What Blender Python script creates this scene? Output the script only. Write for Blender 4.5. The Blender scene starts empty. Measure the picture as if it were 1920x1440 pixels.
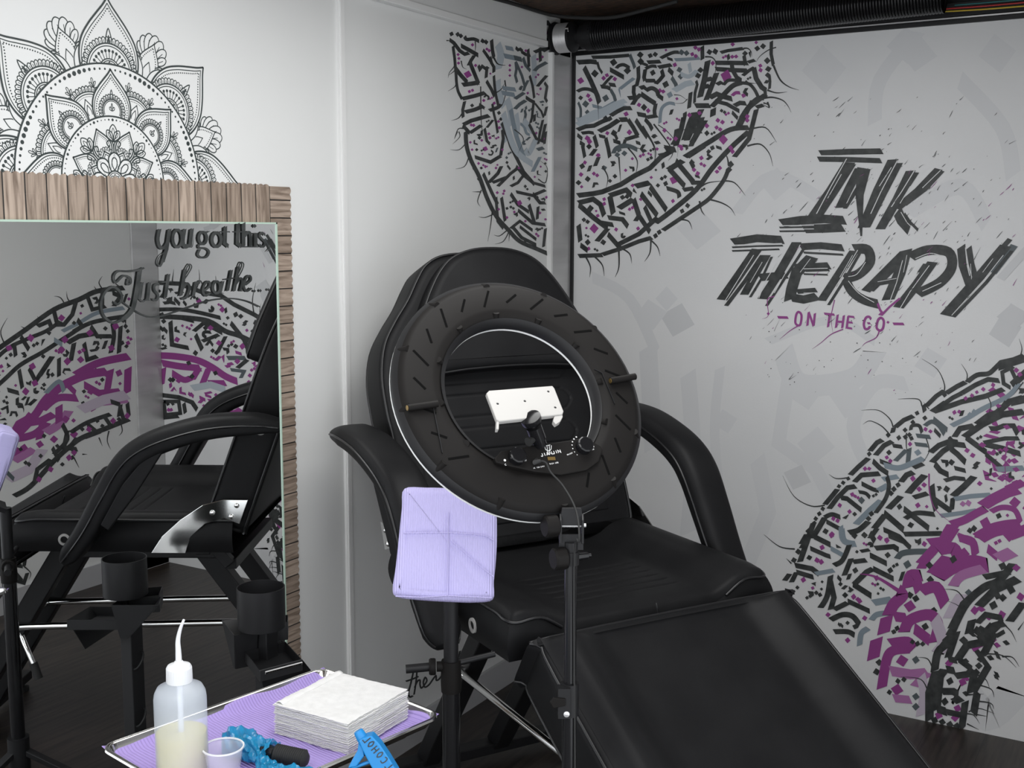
import bpy, bmesh, math, random
from mathutils import Vector, Matrix
random.seed(7)
PI = math.pi
sc = bpy.context.scene
COL = sc.collection

# ------------------------------------------------------------------ camera
F_PX = 2150.0
YAW, PITCH, ROLL = 0.536, 0.133, 0.003
CAM = Vector((1.886, -3.559, 1.5))
fw = Vector((-math.sin(YAW)*math.cos(PITCH), math.cos(YAW)*math.cos(PITCH), -math.sin(PITCH)))
_r = Vector((math.cos(YAW), math.sin(YAW), 0)); _u = _r.cross(fw)
RT = math.cos(ROLL)*_r + math.sin(ROLL)*_u
UP = -math.sin(ROLL)*_r + math.cos(ROLL)*_u
cd = bpy.data.cameras.new('camera'); cam = bpy.data.objects.new('camera', cd); COL.objects.link(cam)
cd.sensor_width = 36; cd.lens = F_PX/1920*36; cd.clip_start = 0.02
cam.matrix_world = Matrix(((RT.x, UP.x, -fw.x, CAM.x), (RT.y, UP.y, -fw.y, CAM.y), (RT.z, UP.z, -fw.z, CAM.z), (0, 0, 0, 1)))
sc.camera = cam

# ------------------------------------------------------------------ world, light, exposure
wd = bpy.data.worlds.new('world'); sc.world = wd; wd.use_nodes = True
bg = wd.node_tree.nodes['Background']; bg.inputs[0].default_value = (0.93, 0.96, 1.0, 1); bg.inputs[1].default_value = 1.5
def area(name, loc, size, size_y, power, rot, col=(1, 0.98, 0.95)):
    l = bpy.data.lights.new(name, 'AREA'); l.shape = 'RECTANGLE'; l.size = size; l.size_y = size_y
    l.energy = power; l.color = col
    o = bpy.data.objects.new(name, l); COL.objects.link(o); o.location = loc; o.rotation_euler = rot
    return o
area('added_fill_lamp', (0.92, -1.75, 2.155), 0.7, 1.3, 13, (0, 0, 0), (1, 1, .99))  # added overhead fill, out of view, to brighten the left wall
area('added_fill_lamp', (1.15, -3.45, 2.155), 0.7, 1.3, 12, (0, 0, 0), (1, 1, .99))  # second added fill lamp, unseen, towards the open end
sc.view_settings.view_transform = 'Standard'; sc.view_settings.look = 'None'
sc.view_settings.exposure = 0.53; sc.view_settings.gamma = 1; sc.view_settings.use_curve_mapping = False

W = 2.074          # room width: left wall x=0, right wall x=W, rear (lettered) wall y=0
YS = -1.235        # seam strip on the left wall
ZT = 2.089         # top of the lettered panel
ZC = 2.201          # ceiling
YO = -4.5          # open end of the room

def ray(px, py): return fw + RT*((px-960)/F_PX) - UP*((py-720)/F_PX)
def on(n, d, px, py):                    # point of the sight line on the plane n.x = d
    r = ray(px, py); n = Vector(n); return CAM + r*((d - n.dot(CAM))/n.dot(r))
def onx(px, py, x=0.0): return on((1, 0, 0), x, px, py)
def ony(px, py, y=0.0): return on((0, 1, 0), y, px, py)
def onz(px, py, z): return on((0, 0, 1), z, px, py)
def onmir(px, py, x):                    # what the wall mirror shows at a pixel, at real x
    p = onx(px, py, -x); return Vector((x, p.y, p.z))

# ------------------------------------------------------------------ materials
def mat(name, col, rough=0.5, metal=0.0, spec=0.5, **k):
    m = bpy.data.materials.new(name); m.use_nodes = True
    b = m.node_tree.nodes['Principled BSDF']
    b.inputs['Base Color'].default_value = (*col, 1); b.inputs['Roughness'].default_value = rough
    b.inputs['Metallic'].default_value = metal; b.inputs['Specular IOR Level'].default_value = spec
    for kk, v in k.items(): b.inputs[kk.replace('_', ' ')].default_value = v
    return m
def nodes(m): return m.node_tree.nodes, m.node_tree.links, m.node_tree.nodes['Principled BSDF']
def noisy(m, scale, a, b, stretch=(1, 1, 1), bump=0.0, bdist=0.002, detail=6, lo=.35, hi=.65, bscale=None):
    N, L, B = nodes(m)
    tc = N.new('ShaderNodeTexCoord'); mp = N.new('ShaderNodeMapping'); mp.inputs['Scale'].default_value = stretch
    nz = N.new('ShaderNodeTexNoise'); nz.inputs['Scale'].default_value = scale; nz.inputs['Detail'].default_value = detail
    cr = N.new('ShaderNodeValToRGB'); cr.color_ramp.elements[0].position = lo; cr.color_ramp.elements[1].position = hi
    cr.color_ramp.elements[0].color = (*a, 1); cr.color_ramp.elements[1].color = (*b, 1)
    L.new(tc.outputs['Object'], mp.inputs[0]); L.new(mp.outputs[0], nz.inputs['Vector'])
    L.new(nz.outputs['Fac'], cr.inputs[0]); L.new(cr.outputs[0], B.inputs['Base Color'])
    if bump:
        n2 = nz
        if bscale:
            n2 = N.new('ShaderNodeTexNoise'); n2.inputs['Scale'].default_value = bscale; n2.inputs['Detail'].default_value = 3
            L.new(mp.outputs[0], n2.inputs['Vector'])
        bp = N.new('ShaderNodeBump'); bp.inputs['Strength'].default_value = bump; bp.inputs['Distance'].default_value = bdist
        L.new(n2.outputs['Fac'], bp.inputs['Height']); L.new(bp.outputs[0], B.inputs['Normal'])
    return m
M = {}
M['panel'] = noisy(mat('white_laminate', (.60, .60, .585), .42), 1.2, (.655, .66, .65), (.685, .69, .68))
M['rearwall'] = noisy(mat('white_wall_paint', (.68, .68, .69), .5), 2.2, (.665, .67, .675), (.71, .71, .71), bump=.25, bdist=.0012, bscale=160)
M['trim'] = mat('white_trim', (.72, .72, .71), .35)
M['base'] = mat('grey_baseboard', (.42, .42, .43), .5)
M['steel'] = noisy(mat('brushed_aluminium', (.45, .44, .44), .4, .55), 3, (.50, .50, .50), (.64, .635, .635), stretch=(1, .6, 5), bump=.05, bdist=.001)
M['black'] = mat('black_metal', (.010, .010, .011), .45, spec=.3)
M['blackm'] = mat('matt_black_plastic', (.0085, .0076, .0072), .6, spec=.14)
M['rim'] = mat('black_ring_rim', (.012, .012, .013), .45, spec=.25)
M['blackg'] = mat('gloss_black', (.008, .008, .009), .2, spec=.35)
M['vinyl'] = noisy(mat('black_vinyl', (.009, .009, .0095), .52, spec=.15), 9, (.0075, .0075, .0082), (.0105, .0105, .0112), bump=.12, bdist=.001, bscale=420)
M['pipe'] = mat('black_piping', (.009, .009, .010), .35)
M['chrome'] = mat('chrome', (.85, .85, .84), .1, 1)
M['stain'] = mat('stainless_steel', (.72, .71, .69), .16, 1)
M['white'] = mat('white_plastic', (.38, .37, .355), .45)
M['whitep'] = mat('white_print', (.8, .8, .8), .5)
M['screw'] = mat('bright_screw', (.75, .75, .75), .25, .6)
M['ink'] = noisy(mat('black_ink', (.02, .022, .022), .55), 40, (.016, .019, .019), (.045, .048, .047), bump=.2, bdist=.001, bscale=160)
M['slate'] = mat('slate_ink', (.085, .105, .115), .55)
M['steelb'] = mat('steel_blue_ink', (.22, .27, .31), .55)
M['pale'] = mat('pale_blue_ink', (.42, .47, .51), .55)
M['mag'] = mat('magenta_ink', (.27, .045, .23), .55)
M['mag2'] = mat('soft_magenta_ink', (.40, .16, .37), .55)
M['lil'] = mat('lilac_wash', (.52, .45, .54), .55)
M['ghost'] = mat('ghost_grey_paint', (.635, .64, .65), .5)
M['ghost2'] = mat('darker_ghost_grey_paint', (.575, .58, .59), .5)
M['line'] = mat('mandala_ink', (.02, .03, .03), .5)
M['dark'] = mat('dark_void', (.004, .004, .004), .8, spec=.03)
M['lens'] = mat('milky_diffuser', (.85, .86, .84), .3)
M['rub'] = mat('rubber', (.015, .015, .015), .7)
M['cordw'] = mat('pale_grey_cord', (.35, .35, .35), .35)
M['lav'] = mat('lavender_paper', (.53, .49, .80), .75, spec=.2)
M['lav2'] = mat('violet_paper', (.42, .32, .68), .75, spec=.2)
M['paper'] = noisy(mat('white_paper_towel', (.84, .83, .80), .85, spec=.1), 60, (.69, .685, .67), (.75, .745, .73), bump=.5, bdist=.001, bscale=300)
M['gold'] = mat('dull_gold', (.30, .20, .07), .35, .8)
M['green'] = mat('green_glass_edge', (.42, .55, .46), .2)
M['mirror'] = mat('mirror_silver', (.90, .91, .91), .0, 1)
M['blue'] = mat('blue_plastic', (.01, .22, .55), .35)
M['rust'] = noisy(mat('rusty_ceiling', (.03, .02, .015), .8), 30, (.006, .005, .004), (.10, .05, .025), stretch=(1, 5, 1), bump=.6, bdist=.01)
M['red'] = mat('red_cable', (.4, .02, .02), .4); M['yel'] = mat('yellow_cable', (.5, .35, .02), .4); M['teal'] = mat('teal_cable', (.02, .2, .2), .4)
def glassy(name, col, rough, alpha_t, ior=1.45):
    m = mat(name, col, rough); B = m.node_tree.nodes['Principled BSDF']
    B.inputs['Transmission Weight'].default_value = alpha_t; B.inputs['IOR'].default_value = ior
    return m
def mixclear(name, col, rough, clear):     # thin plastic film: partly see-through
    m = mat(name, col, rough); N, L, B = nodes(m)
    t = N.new('ShaderNodeBsdfTransparent'); t.inputs[0].default_value = (min(1, col[0]*.5+.5), min(1, col[1]*.5+.5), min(1, col[2]*.5+.5), 1)
    x = N.new('ShaderNodeMixShader'); x.inputs[0].default_value = clear
    L.new(B.outputs[0], x.inputs[1]); L.new(t.outputs[0], x.inputs[2]); L.new(x.outputs[0], N['Material Output'].inputs['Surface'])
    return m
M['hdpe'] = mixclear('translucent_bottle_plastic', (.80, .85, .92), .3, .62)
M['cap'] = mixclear('natural_cap_plastic', (.82, .83, .84), .35, .15)
M['liq'] = mixclear('pale_yellow_liquid', (.80, .68, .26), .15, .12)
M['clear'] = mixclear('clear_cup_plastic', (.85, .85, .88), .06, .68)
M['bag'] = mixclear('blue_plastic_film', (.02, .30, .55), .12, .35)
# ribbed papers
def ribbed(m, axis, freq, dist=.0016, strength=.9):
    N, L, B = nodes(m); tc = N.new('ShaderNodeTexCoord'); wv = N.new('ShaderNodeTexWave'); wv.bands_direction = axis
    wv.inputs['Scale'].default_value = freq; wv.inputs['Distortion'].default_value = .15
    bp = N.new('ShaderNodeBump'); bp.inputs['Strength'].default_value = strength; bp.inputs['Distance'].default_value = dist
    L.new(tc.outputs['Object'], wv.inputs['Vector']); L.new(wv.outputs['Fac'], bp.inputs['Height']); L.new(bp.outputs[0], B.inputs['Normal'])
ribbed(M['lav'], 'X', 68); ribbed(M['lav2'], 'Y', 52)
# floor: dark wood-look planks
def floor_mat():
    m = mat('dark_wood_floor', (.03, .025, .02), .42); N, L, B = nodes(m)
    tc = N.new('ShaderNodeTexCoord'); mp = N.new('ShaderNodeMapping'); mp.inputs['Rotation'].default_value = (0, 0, PI/2)
    L.new(tc.outputs['Object'], mp.inputs[0])
    br = N.new('ShaderNodeTexBrick'); br.inputs['Scale'].default_value = 1; br.inputs['Brick Width'].default_value = 1.2; br.inputs['Row Height'].default_value = .16
    br.inputs['Mortar Size'].default_value = .0015; br.inputs['Color1'].default_value = (.7, .7, .7, 1); br.inputs['Color2'].default_value = (1, 1, 1, 1); br.inputs['Mortar'].default_value = (.2, .2, .2, 1)
    L.new(mp.outputs[0], br.inputs[0])
    m2 = N.new('ShaderNodeMapping'); m2.inputs['Scale'].default_value = (2, 24, 1); L.new(mp.outputs[0], m2.inputs[0])
    nz = N.new('ShaderNodeTexNoise'); nz.inputs['Scale'].default_value = 2.5; nz.inputs['Detail'].default_value = 8; L.new(m2.outputs[0], nz.inputs[0])
    cr = N.new('ShaderNodeValToRGB'); cr.color_ramp.elements[0].color = (.012, .009, .007, 1); cr.color_ramp.elements[1].color = (.055, .042, .034, 1)
    cr.color_ramp.elements[0].position = .35; cr.color_ramp.elements[1].position = .68
    L.new(nz.outputs['Fac'], cr.inputs[0])
    mx = N.new('ShaderNodeMix'); mx.data_type = 'RGBA'; mx.blend_type = 'MULTIPLY'; mx.inputs[0].default_value = 1
    L.new(cr.outputs[0], mx.inputs[6]); L.new(br.outputs['Color'], mx.inputs[7]); L.new(mx.outputs[2], B.inputs['Base Color'])
    return m
M['floor'] = floor_mat()
def plank_mat(name, vertical):
    # weathered planks: object Y is along the wall, Z up
    m = mat(name, (.25, .19, .14), .6); N, L, B = nodes(m)
    tc = N.new('ShaderNodeTexCoord'); mp = N.new('ShaderNodeMapping')
    mp.inputs['Rotation'].default_value = (0, PI/2, PI/2) if not vertical else (0, PI/2, 0)
    sx = N.new('ShaderNodeSeparateXYZ'); L.new(tc.outputs['Object'], sx.inputs[0])
    cb = N.new('ShaderNodeCombineXYZ')
    a, b = ('Z', 'Y') if vertical else ('Y', 'Z')       # a: along the grain, b: across
    L.new(sx.outputs[a], cb.inputs[0]); L.new(sx.outputs[b], cb.inputs[1])
    br = N.new('ShaderNodeTexBrick'); br.offset = 0; br.inputs['Scale'].default_value = 1; br.inputs['Brick Width'].default_value = 5; br.inputs['Row Height'].default_value = .047 if vertical else .042
    br.inputs['Mortar Size'].default_value = .0016; br.inputs['Mortar Smooth'].default_value = .1
    br.inputs['Color1'].default_value = (.66, .64, .62, 1); br.inputs['Color2'].default_value = (1, 1, 1, 1); br.inputs['Mortar'].default_value = (.03, .03, .03, 1)
    off = N.new('ShaderNodeVectorMath'); off.inputs[1].default_value = (2.5, 0, 0); L.new(cb.outputs[0], off.inputs[0]); L.new(off.outputs[0], br.inputs[0])
    m2 = N.new('ShaderNodeMapping'); m2.inputs['Scale'].default_value = (5, 55, 1); L.new(cb.outputs[0], m2.inputs[0])
    nz = N.new('ShaderNodeTexNoise'); nz.inputs['Scale'].default_value = 2; nz.inputs['Detail'].default_value = 9; nz.inputs['Distortion'].default_value = .6; L.new(m2.outputs[0], nz.inputs[0])
    cr = N.new('ShaderNodeValToRGB'); cr.color_ramp.elements[0].color = (.16, .115, .085, 1); cr.color_ramp.elements[1].color = (.42, .335, .27, 1)
    cr.color_ramp.elements[0].position = .3; cr.color_ramp.elements[1].position = .6
    L.new(nz.outputs['Fac'], cr.inputs[0])
    mx = N.new('ShaderNodeMix'); mx.data_type = 'RGBA'; mx.blend_type = 'MULTIPLY'; mx.inputs[0].default_value = 1
    L.new(cr.outputs[0], mx.inputs[6]); L.new(br.outputs['Color'], mx.inputs[7]); L.new(mx.outputs[2], B.inputs['Base Color'])
    return m
M['plankv'] = plank_mat('weathered_planks_upright', True); M['plankh'] = plank_mat('weathered_planks_level', False)

# ------------------------------------------------------------------ helpers
def tag(o, label=None, cat=None, group=None, kind=None):
    if label: o['label'] = label
    if cat: o['category'] = cat
    if group: o['group'] = group
    if kind: o['kind'] = kind
    return o
def thing(name, label, cat, loc=(0, 0, 0), mw=None, group=None):
    o = bpy.data.objects.new(name, None); COL.objects.link(o); o.empty_display_size = .05
    if mw is not None: o.matrix_basis = mw
    else: o.location = loc
    return tag(o, label, cat, group)
class MB:
    def __init__(s): s.v = []; s.f = []; s.m = []
    def add(s, vs, fs, mi=0):
        n = len(s.v); s.v += [tuple(v) for v in vs]; s.f += [tuple(i+n for i in f) for f in fs]; s.m += [mi]*len(fs); return s
    def box(s, c, d, R=None, mi=0):
        c = Vector(c); vs = []
        for x in (-.5, .5):
            for y in (-.5, .5):
                for z in (-.5, .5):
                    p = Vector((x*d[0], y*d[1], z*d[2]))
                    vs.append(c + (R @ p if R else p))
        return s.add(vs, [(0, 1, 3, 2), (4, 6, 7, 5), (0, 4, 5, 1), (2, 3, 7, 6), (0, 2, 6, 4), (1, 5, 7, 3)], mi)
    def bar(s, a, b, w, h, up=(0, 0, 1), mi=0):
        a, b = Vector(a), Vector(b); d = (b-a); L = d.length; d.normalize(); up = Vector(up)
        x = up.cross(d)
        if x.length < 1e-4: x = Vector((1, 0, 0)).cross(d)
        x.normalize(); y = d.cross(x)
        return s.box((a+b)/2, (w, h, L), Matrix((x, y, d)).transposed(), mi)
    def tube(s, pts, r, n=12, caps=True, mi=0, ref=None):
        pts = [Vector(p) for p in pts]; k = len(pts); rs = r if isinstance(r, (list, tuple)) else [r]*k
        ring = []; x = None
        for i, p in enumerate(pts):
            t = (pts[min(i+1, k-1)] - pts[max(i-1, 0)]).normalized()
            if x is None:
                x = t.cross(Vector(ref) if ref else (Vector((0, 0, 1)) if abs(t.z) < .9 else Vector((1, 0, 0)))).normalized()
            else:
                x = (x - t*x.dot(t)).normalized()
            y = t.cross(x)
            ring.append([p + (x*math.cos(2*PI*j/n) + y*math.sin(2*PI*j/n))*rs[i] for j in range(n)])
        vs = [q for g in ring for q in g]; fs = []
        for i in range(k-1):
            for j in range(n):
                a, b = i*n+j, i*n+(j+1) % n; fs.append((a, b, b+n, a+n))
        if caps: fs.append(tuple(range(n))[::-1]); fs.append(tuple((k-1)*n+j for j in range(n)))
        return s.add(vs, fs, mi)
    def lathe(s, c, axis, prof, n=32, mi=0, caps=False):
        # prof: (radius, distance along axis)
        c, axis = Vector(c), Vector(axis).normalized()
        x = axis.cross(Vector((0, 0, 1)) if abs(axis.z) < .9 else Vector((1, 0, 0))).normalized(); y = axis.cross(x)
        vs = []; fs = []
        for (r, h) in prof:
            for j in range(n): vs.append(c + axis*h + (x*math.cos(2*PI*j/n)+y*math.sin(2*PI*j/n))*r)
        for i in range(len(prof)-1):
            for j in range(n):
                a, b = i*n+j, i*n+(j+1) % n; fs.append((a, b, b+n, a+n))
        if caps: fs.append(tuple(range(n))[::-1]); fs.append(tuple((len(prof)-1)*n+j for j in range(n)))
        return s.add(vs, fs, mi)
    def cyl(s, a, b, r, n=20, mi=0): return s.tube([a, b], r, n, True, mi)
    def prism(s, poly, T, z0, z1, mi=0):
        # poly: 2D outline; T(x, y, z) -> point
        n = len(poly); vs = [T(x, y, z0) for x, y in poly]+[T(x, y, z1) for x, y in poly]
        fs = [tuple(range(n))[::-1], tuple(range(n, 2*n))]+[(i, (i+1) % n, n+(i+1) % n, n+i) for i in range(n)]
        return s.add(vs, fs, mi)
    def grid(s, fn, nu, nv, mi=0, closeu=False):
        vs = [fn(i/nu, j/nv) for i in range(nu+1) for j in range(nv+1)]
        fs = [(i*(nv+1)+j, (i+1)*(nv+1)+j, (i+1)*(nv+1)+j+1, i*(nv+1)+j+1) for i in range(nu) for j in range(nv)]
        return s.add(vs, fs, mi)
    def build(s, name, mats, parent=None, smooth=None, bevel=0, bseg=2, world=False, **t):
        if world and parent is not None:
            q = parent
            while q.parent is not None: q = q.parent
            I = q.matrix_basis.inverted()
            s.v = [tuple(I @ Vector(v)) for v in s.v]
        me = bpy.data.meshes.new(name); me.from_pydata(s.v, [], s.f)
        for m in (mats if isinstance(mats, (list, tuple)) else [mats]): me.materials.append(m)
        me.polygons.foreach_set('material_index', s.m)
        bm = bmesh.new(); bm.from_mesh(me)
        if smooth != 'flat': bmesh.ops.recalc_face_normals(bm, faces=bm.faces)
        if smooth and smooth != 'flat':
            ang = math.radians(smooth)
            for f in bm.faces: f.smooth = True
            for e in bm.edges:
                if len(e.link_faces) == 2 and e.calc_face_angle(0) > ang: e.smooth = False
        bm.to_mesh(me); bm.free()
        o = bpy.data.objects.new(name, me); COL.objects.link(o)
        if parent is not None: o.parent = parent
        if bevel:
            b = o.modifiers.new('bevel', 'BEVEL'); b.width = bevel; b.segments = bseg; b.limit_method = 'ANGLE'; b.angle_limit = math.radians(40); b.harden_normals = False
        return tag(o, **t)
def catmull(pts, n=6, closed=False):
    P = [Vector(p) for p in pts]; k = len(P)
    if k < 3: return P
    out = []
    rng = range(k) if closed else range(k-1)
    for i in rng:
        if closed: a, b, c, d = P[i-1], P[i], P[(i+1) % k], P[(i+2) % k]
        else: a, b, c, d = P[max(i-1, 0)], P[i], P[i+1], P[min(i+2, k-1)]
        for j in range(n):
            t = j/n; out.append(.5*((2*b)+(c-a)*t+(2*a-5*b+4*c-d)*t*t+(3*b-a-3*c+d)*t**3))
    if not closed: out.append(P[-1])
    return out
def offset_poly(poly, d):
    n = len(poly); A = sum(poly[i][0]*poly[(i+1) % n][1]-poly[(i+1) % n][0]*poly[i][1] for i in range(n)); sg = 1 if A > 0 else -1
    out = []
    for i in range(n):
        a, b, c = Vector(poly[i-1][:2]), Vector(poly[i][:2]), Vector(poly[(i+1) % n][:2])
        t = ((b-a).normalized()+(c-b).normalized()).normalized()
        nn = Vector((-t.y, t.x))*sg
        out.append((b+nn*d)[:])
    return out
def slab(mb, poly, T, z0, z1, r, cap=True, mi=0, seg=5):
    # cushion: outline poly, thickness z0..z1, rounded edges of radius r
    rings = []
    for i in range(seg+1):
        a = PI/2*i/seg; rings.append((offset_poly(poly, r*(1-math.sin(a))), z0+r*(1-math.cos(a))))
    for i in range(seg+1):
        a = PI/2*i/seg; rings.append((offset_poly(poly, r*(1-math.cos(a))), z1-r*(1-math.sin(a))))
    n = len(poly); vs = []; fs = []
    for pl, z in rings: vs += [T(x, y, z) for x, y in pl]
    for k in range(len(rings)-1):
        for i in range(n): fs.append((k*n+i, k*n+(i+1) % n, (k+1)*n+(i+1) % n, (k+1)*n+i))
    fs.append(tuple(range(n))[::-1])
    if cap: fs.append(tuple((len(rings)-1)*n+i for i in range(n)))
    return mb.add(vs, fs, mi)

# flat ribbons painted on a surface ---------------------------------
class Paint:
    """strokes in 2D, put on a surface by T(x, y, h); every stroke lies a hair above the last"""
    def __init__(s, T, h0=.0006, step=2e-6): s.T = T; s.h = h0; s.step = step; s.mbs = MB(); s.mats = []
    def mi(s, m):
        if m not in s.mats: s.mats.append(m)
        return s.mats.index(m)
    def lift(s, m):
        s.h += s.step
    def poly(s, pts, m):
        s.lift(m)
        s.mbs.add([s.T(p[0], p[1], s.h) for p in pts], [tuple(range(len(pts)))], s.mi(m))
    def ribbon(s, pts, w, m, smooth=True, taper=0, cut=0.0, n=5, closed=False):
        # taper 1: thin at the end, 2: thin at both, -1: thin at the start
        P = [Vector((p[0], p[1])) for p in pts]
        if smooth and len(P) > 2: P = [Vector((q.x, q.y)) for q in catmull([(p.x, p.y, 0) for p in P], n, closed)]
        if closed: P = P+[P[0]]
        k = len(P)
        if k < 2: return
        s.lift(m); vs = []
        for i, p in enumerate(P):
            if closed and i in (0, k-1): t1 = (P[0]-P[k-2]); t2 = P[1]-P[0]
            else: t1 = p-P[i-1] if i else P[1]-P[0]; t2 = P[i+1]-p if i < k-1 else P[-1]-P[-2]
            if t1.length < 1e-9: t1 = t2
            if t2.length < 1e-9: t2 = t1
            t1 = t1.normalized(); t2 = t2.normalized(); t = (t1+t2)
            t = t.normalized() if t.length > 1e-6 else t1
            nn = Vector((-t.y, t.x)); c = max(.5, nn.dot(Vector((-t1.y, t1.x))))
            f = i/(k-1); ww = w
            if taper == 1: ww = w*max(.06, 1-f)**.7
            elif taper == -1: ww = w*max(.06, f)**.7
            elif taper == 2: ww = w*max(.05, math.sin(PI*f))**.7
            d = nn*(ww/2/c); sh = Vector((0, 0))
            if cut and i == 0: sh = t*(cut*ww/2)
            if cut and i == k-1: sh = t*(cut*ww/2)
            vs.append(p+d+sh); vs.append(p-d-sh)
        s.mbs.add([s.T(v.x, v.y, s.h) for v in vs], [(2*i, 2*i+1, 2*i+3, 2*i+2) for i in range(k-1)], s.mi(m))
    def dot(s, x, y, r, m, n=8, ry=None):
        ry = ry or r; s.poly([(x+r*math.cos(2*PI*j/n), y+ry*math.sin(2*PI*j/n)) for j in range(n)], m)
    def diamond(s, x, y, r, m, a=0.15, q=1.0):
        c, sn = math.cos(a), math.sin(a)
        s.poly([(x+u*c-v*sn, y+u*sn+v*c) for u, v in ((r, 0), (0, r*q), (-r, 0), (0, -r*q))], m)
    def build(s, name, parent, **t):
        return s.mbs.build(name, [M[m] for m in s.mats], parent, smooth='flat', **t)
# ------------------------------------------------------------------ the room
def S(name, mb, m, parent=None, **k):
    return mb.build(name, m, parent, kind='structure' if parent is None else None, **k)
S('floor', MB().box((W/2, YO/2, -.02), (W+.2, -YO+.2, .04)), M['floor'])
wall_left = S('wall_left', MB().box((-.05, YO/2, ZC/2), (.1, -YO, ZC)), M['panel'])
YD = -1.75         # right wall cut short here, out of view, to let extra daylight in
wall_right = S('wall_right', MB().box((W+.05, YD/2, ZC/2), (.1, -YD, ZC)), M['panel'])
S('column', MB().box((W+.05, YO+.06, ZC/2), (.1, .12, ZC)), M['panel'])
wall_rear = S('wall_rear', MB().box((W/2, .03, ZT/2), (W, .06, ZT)), M['rearwall'])
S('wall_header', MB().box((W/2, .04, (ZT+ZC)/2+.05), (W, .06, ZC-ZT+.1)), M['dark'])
S('ceiling', MB().box((W/2, YO/2+.2, ZC+.03), (W+.2, -YO+.6, .06)), M['rust'])
# trims
S('trim_1', MB().box((.004, YS, ZC/2), (.008, .022, ZC)).box((.006, YS-.006, ZC/2), (.012, .006, ZC)), M['trim'])
yp = onx(1030, 300).y; zp = onx(1045, 103).z
post = S('trim_2', MB().box((.006, yp/2, zp/2), (.012, -yp-.004, zp)), M['steel'], bevel=.002)
post2 = S('trim_3', MB().box((.008, yp-.006, zp/2), (.016, .012, zp)), M['trim'])
# door-frame edge between post and lettered wall
S('trim_4', MB().box((.016, -.006, ZT/2), (.010, .012, ZT)), M['black'])
S('trim_5', MB().box((.005, -.010, ZC/2), (.007, .012, ZC)), M['trim'])
S('trim_12', MB().box((.004, -.045, (zp+ZC)/2), (.008, .06, ZC-zp)), M['dark'])
S('trim_6', MB().box((W/2, -.004, ZT+.006), (W, .010, .012)), M['black'])
S('trim_7', MB().box((W/2, -.006, ZT+.016), (W, .006, .004)), M['steel'])
# baseboards
S('baseboard_left', MB().box((.006, YO/2, .045), (.012, -YO, .09)), M['base'])
S('baseboard_right', MB().box((W-.006, YD/2, .045), (.012, -YD, .09)), M['base'])
S('trim_8', MB().box((W-.006, yp/2, zp/2), (.012, -yp-.004, zp)), M['steel'], bevel=.002)
S('trim_9', MB().box((W-.005, -.010, ZC/2), (.009, .014, ZC)), M['black'])
# valance panel high on the left wall, ending short of the corner
v0 = onx(1010, 88); v1 = onx(640, 4); ye = onx(1016, 60).y
zb = v0.z
S('trim_10', MB().box((.012, (YO+ye)/2, zb+.010), (.024, ye-YO, .020)), M['trim'], bevel=.002)
S('trim_11', MB().box((.009, (YO+ye)/2, (zb+.02+ZC)/2), (.018, ye-YO, ZC-zb-.02)), M['panel'])
# header track and dark box over the lettered wall
S('beam', MB().box((W/2, -.006, ZT+.075), (W, .012, .11)).box((W/2, -.03, ZT+.045), (W, .05, .012)), M['black'], bevel=.002)
# corrugated duct above the wall
yd = -.13
def dz(px, py): return ony(px, py, yd)
c0 = dz(1112, 66); c1 = dz(1772, -9)
rd = (dz(1112, 37)-dz(1112, 95)).length/2
duct = thing('flexible_duct', 'black corrugated flexible duct running along the top of the lettered wall', 'duct', loc=c0)
ax = (c1-c0).normalized(); L = (c1-c0).length
prof = []; n = int(L/.0085)
for i in range(n):
    prof += [(rd*.88, i*L/n), (rd*.99, (i+.3)*L/n), (rd, (i+.5)*L/n), (rd*.99, (i+.7)*L/n)]
MB().lathe(c0, ax, prof, 28).build('corrugated_sleeve', M['blackg'], duct, smooth=50, world=True)
prof = [(rd*.98, -.079), (rd*1.0, -.078), (rd*1.0, -.070), (rd*.9, -.068), (rd*.55, -.055), (rd*.55, -.040), (rd*.82, -.038), (rd*.86, -.030), (rd*.86, -.022), (rd*.98, -.020), (rd*1.0, .010), (rd*.9, .012)]
MB().lathe(c0, (1, 0, 0), prof, 36).build('end_collar', M['black'], duct, smooth=35, world=True)
MB().box(c0+Vector((-.074, -rd*.80, rd*.35)), (.014, .012, .014)).build('set_screw', M['chrome'], duct, world=True, bevel=.002)
prof = [(rd*.5, -.128)]
for i in range(9): prof += [(rd*.93, -.127+i*.0053), (rd*.98, -.1245+i*.0053)]
prof += [(rd*.93, -.079)]
MB().lathe(c0, (1, 0, 0), prof, 36).build('spring_drum', M['steel'], duct, smooth=30, world=True, label='pale grooved drum at the end of the duct')
MB().lathe(c0, (1, 0, 0), [(rd*.5, -.141), (rd*1.07, -.141), (rd*1.09, -.137), (rd*1.0, -.134), (rd*1.04, -.130), (rd*.9, -.128), (rd*.5, -.128)], 40).build('drum_flange', M['black'], duct, smooth=40, world=True)
for q in (c0+ax*.08, c1-ax*.05):
    MB().bar((q.x, yd, q.z), (q.x, .0, q.z), .02, .02).build('bracket', M['black'], duct, world=True)
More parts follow.
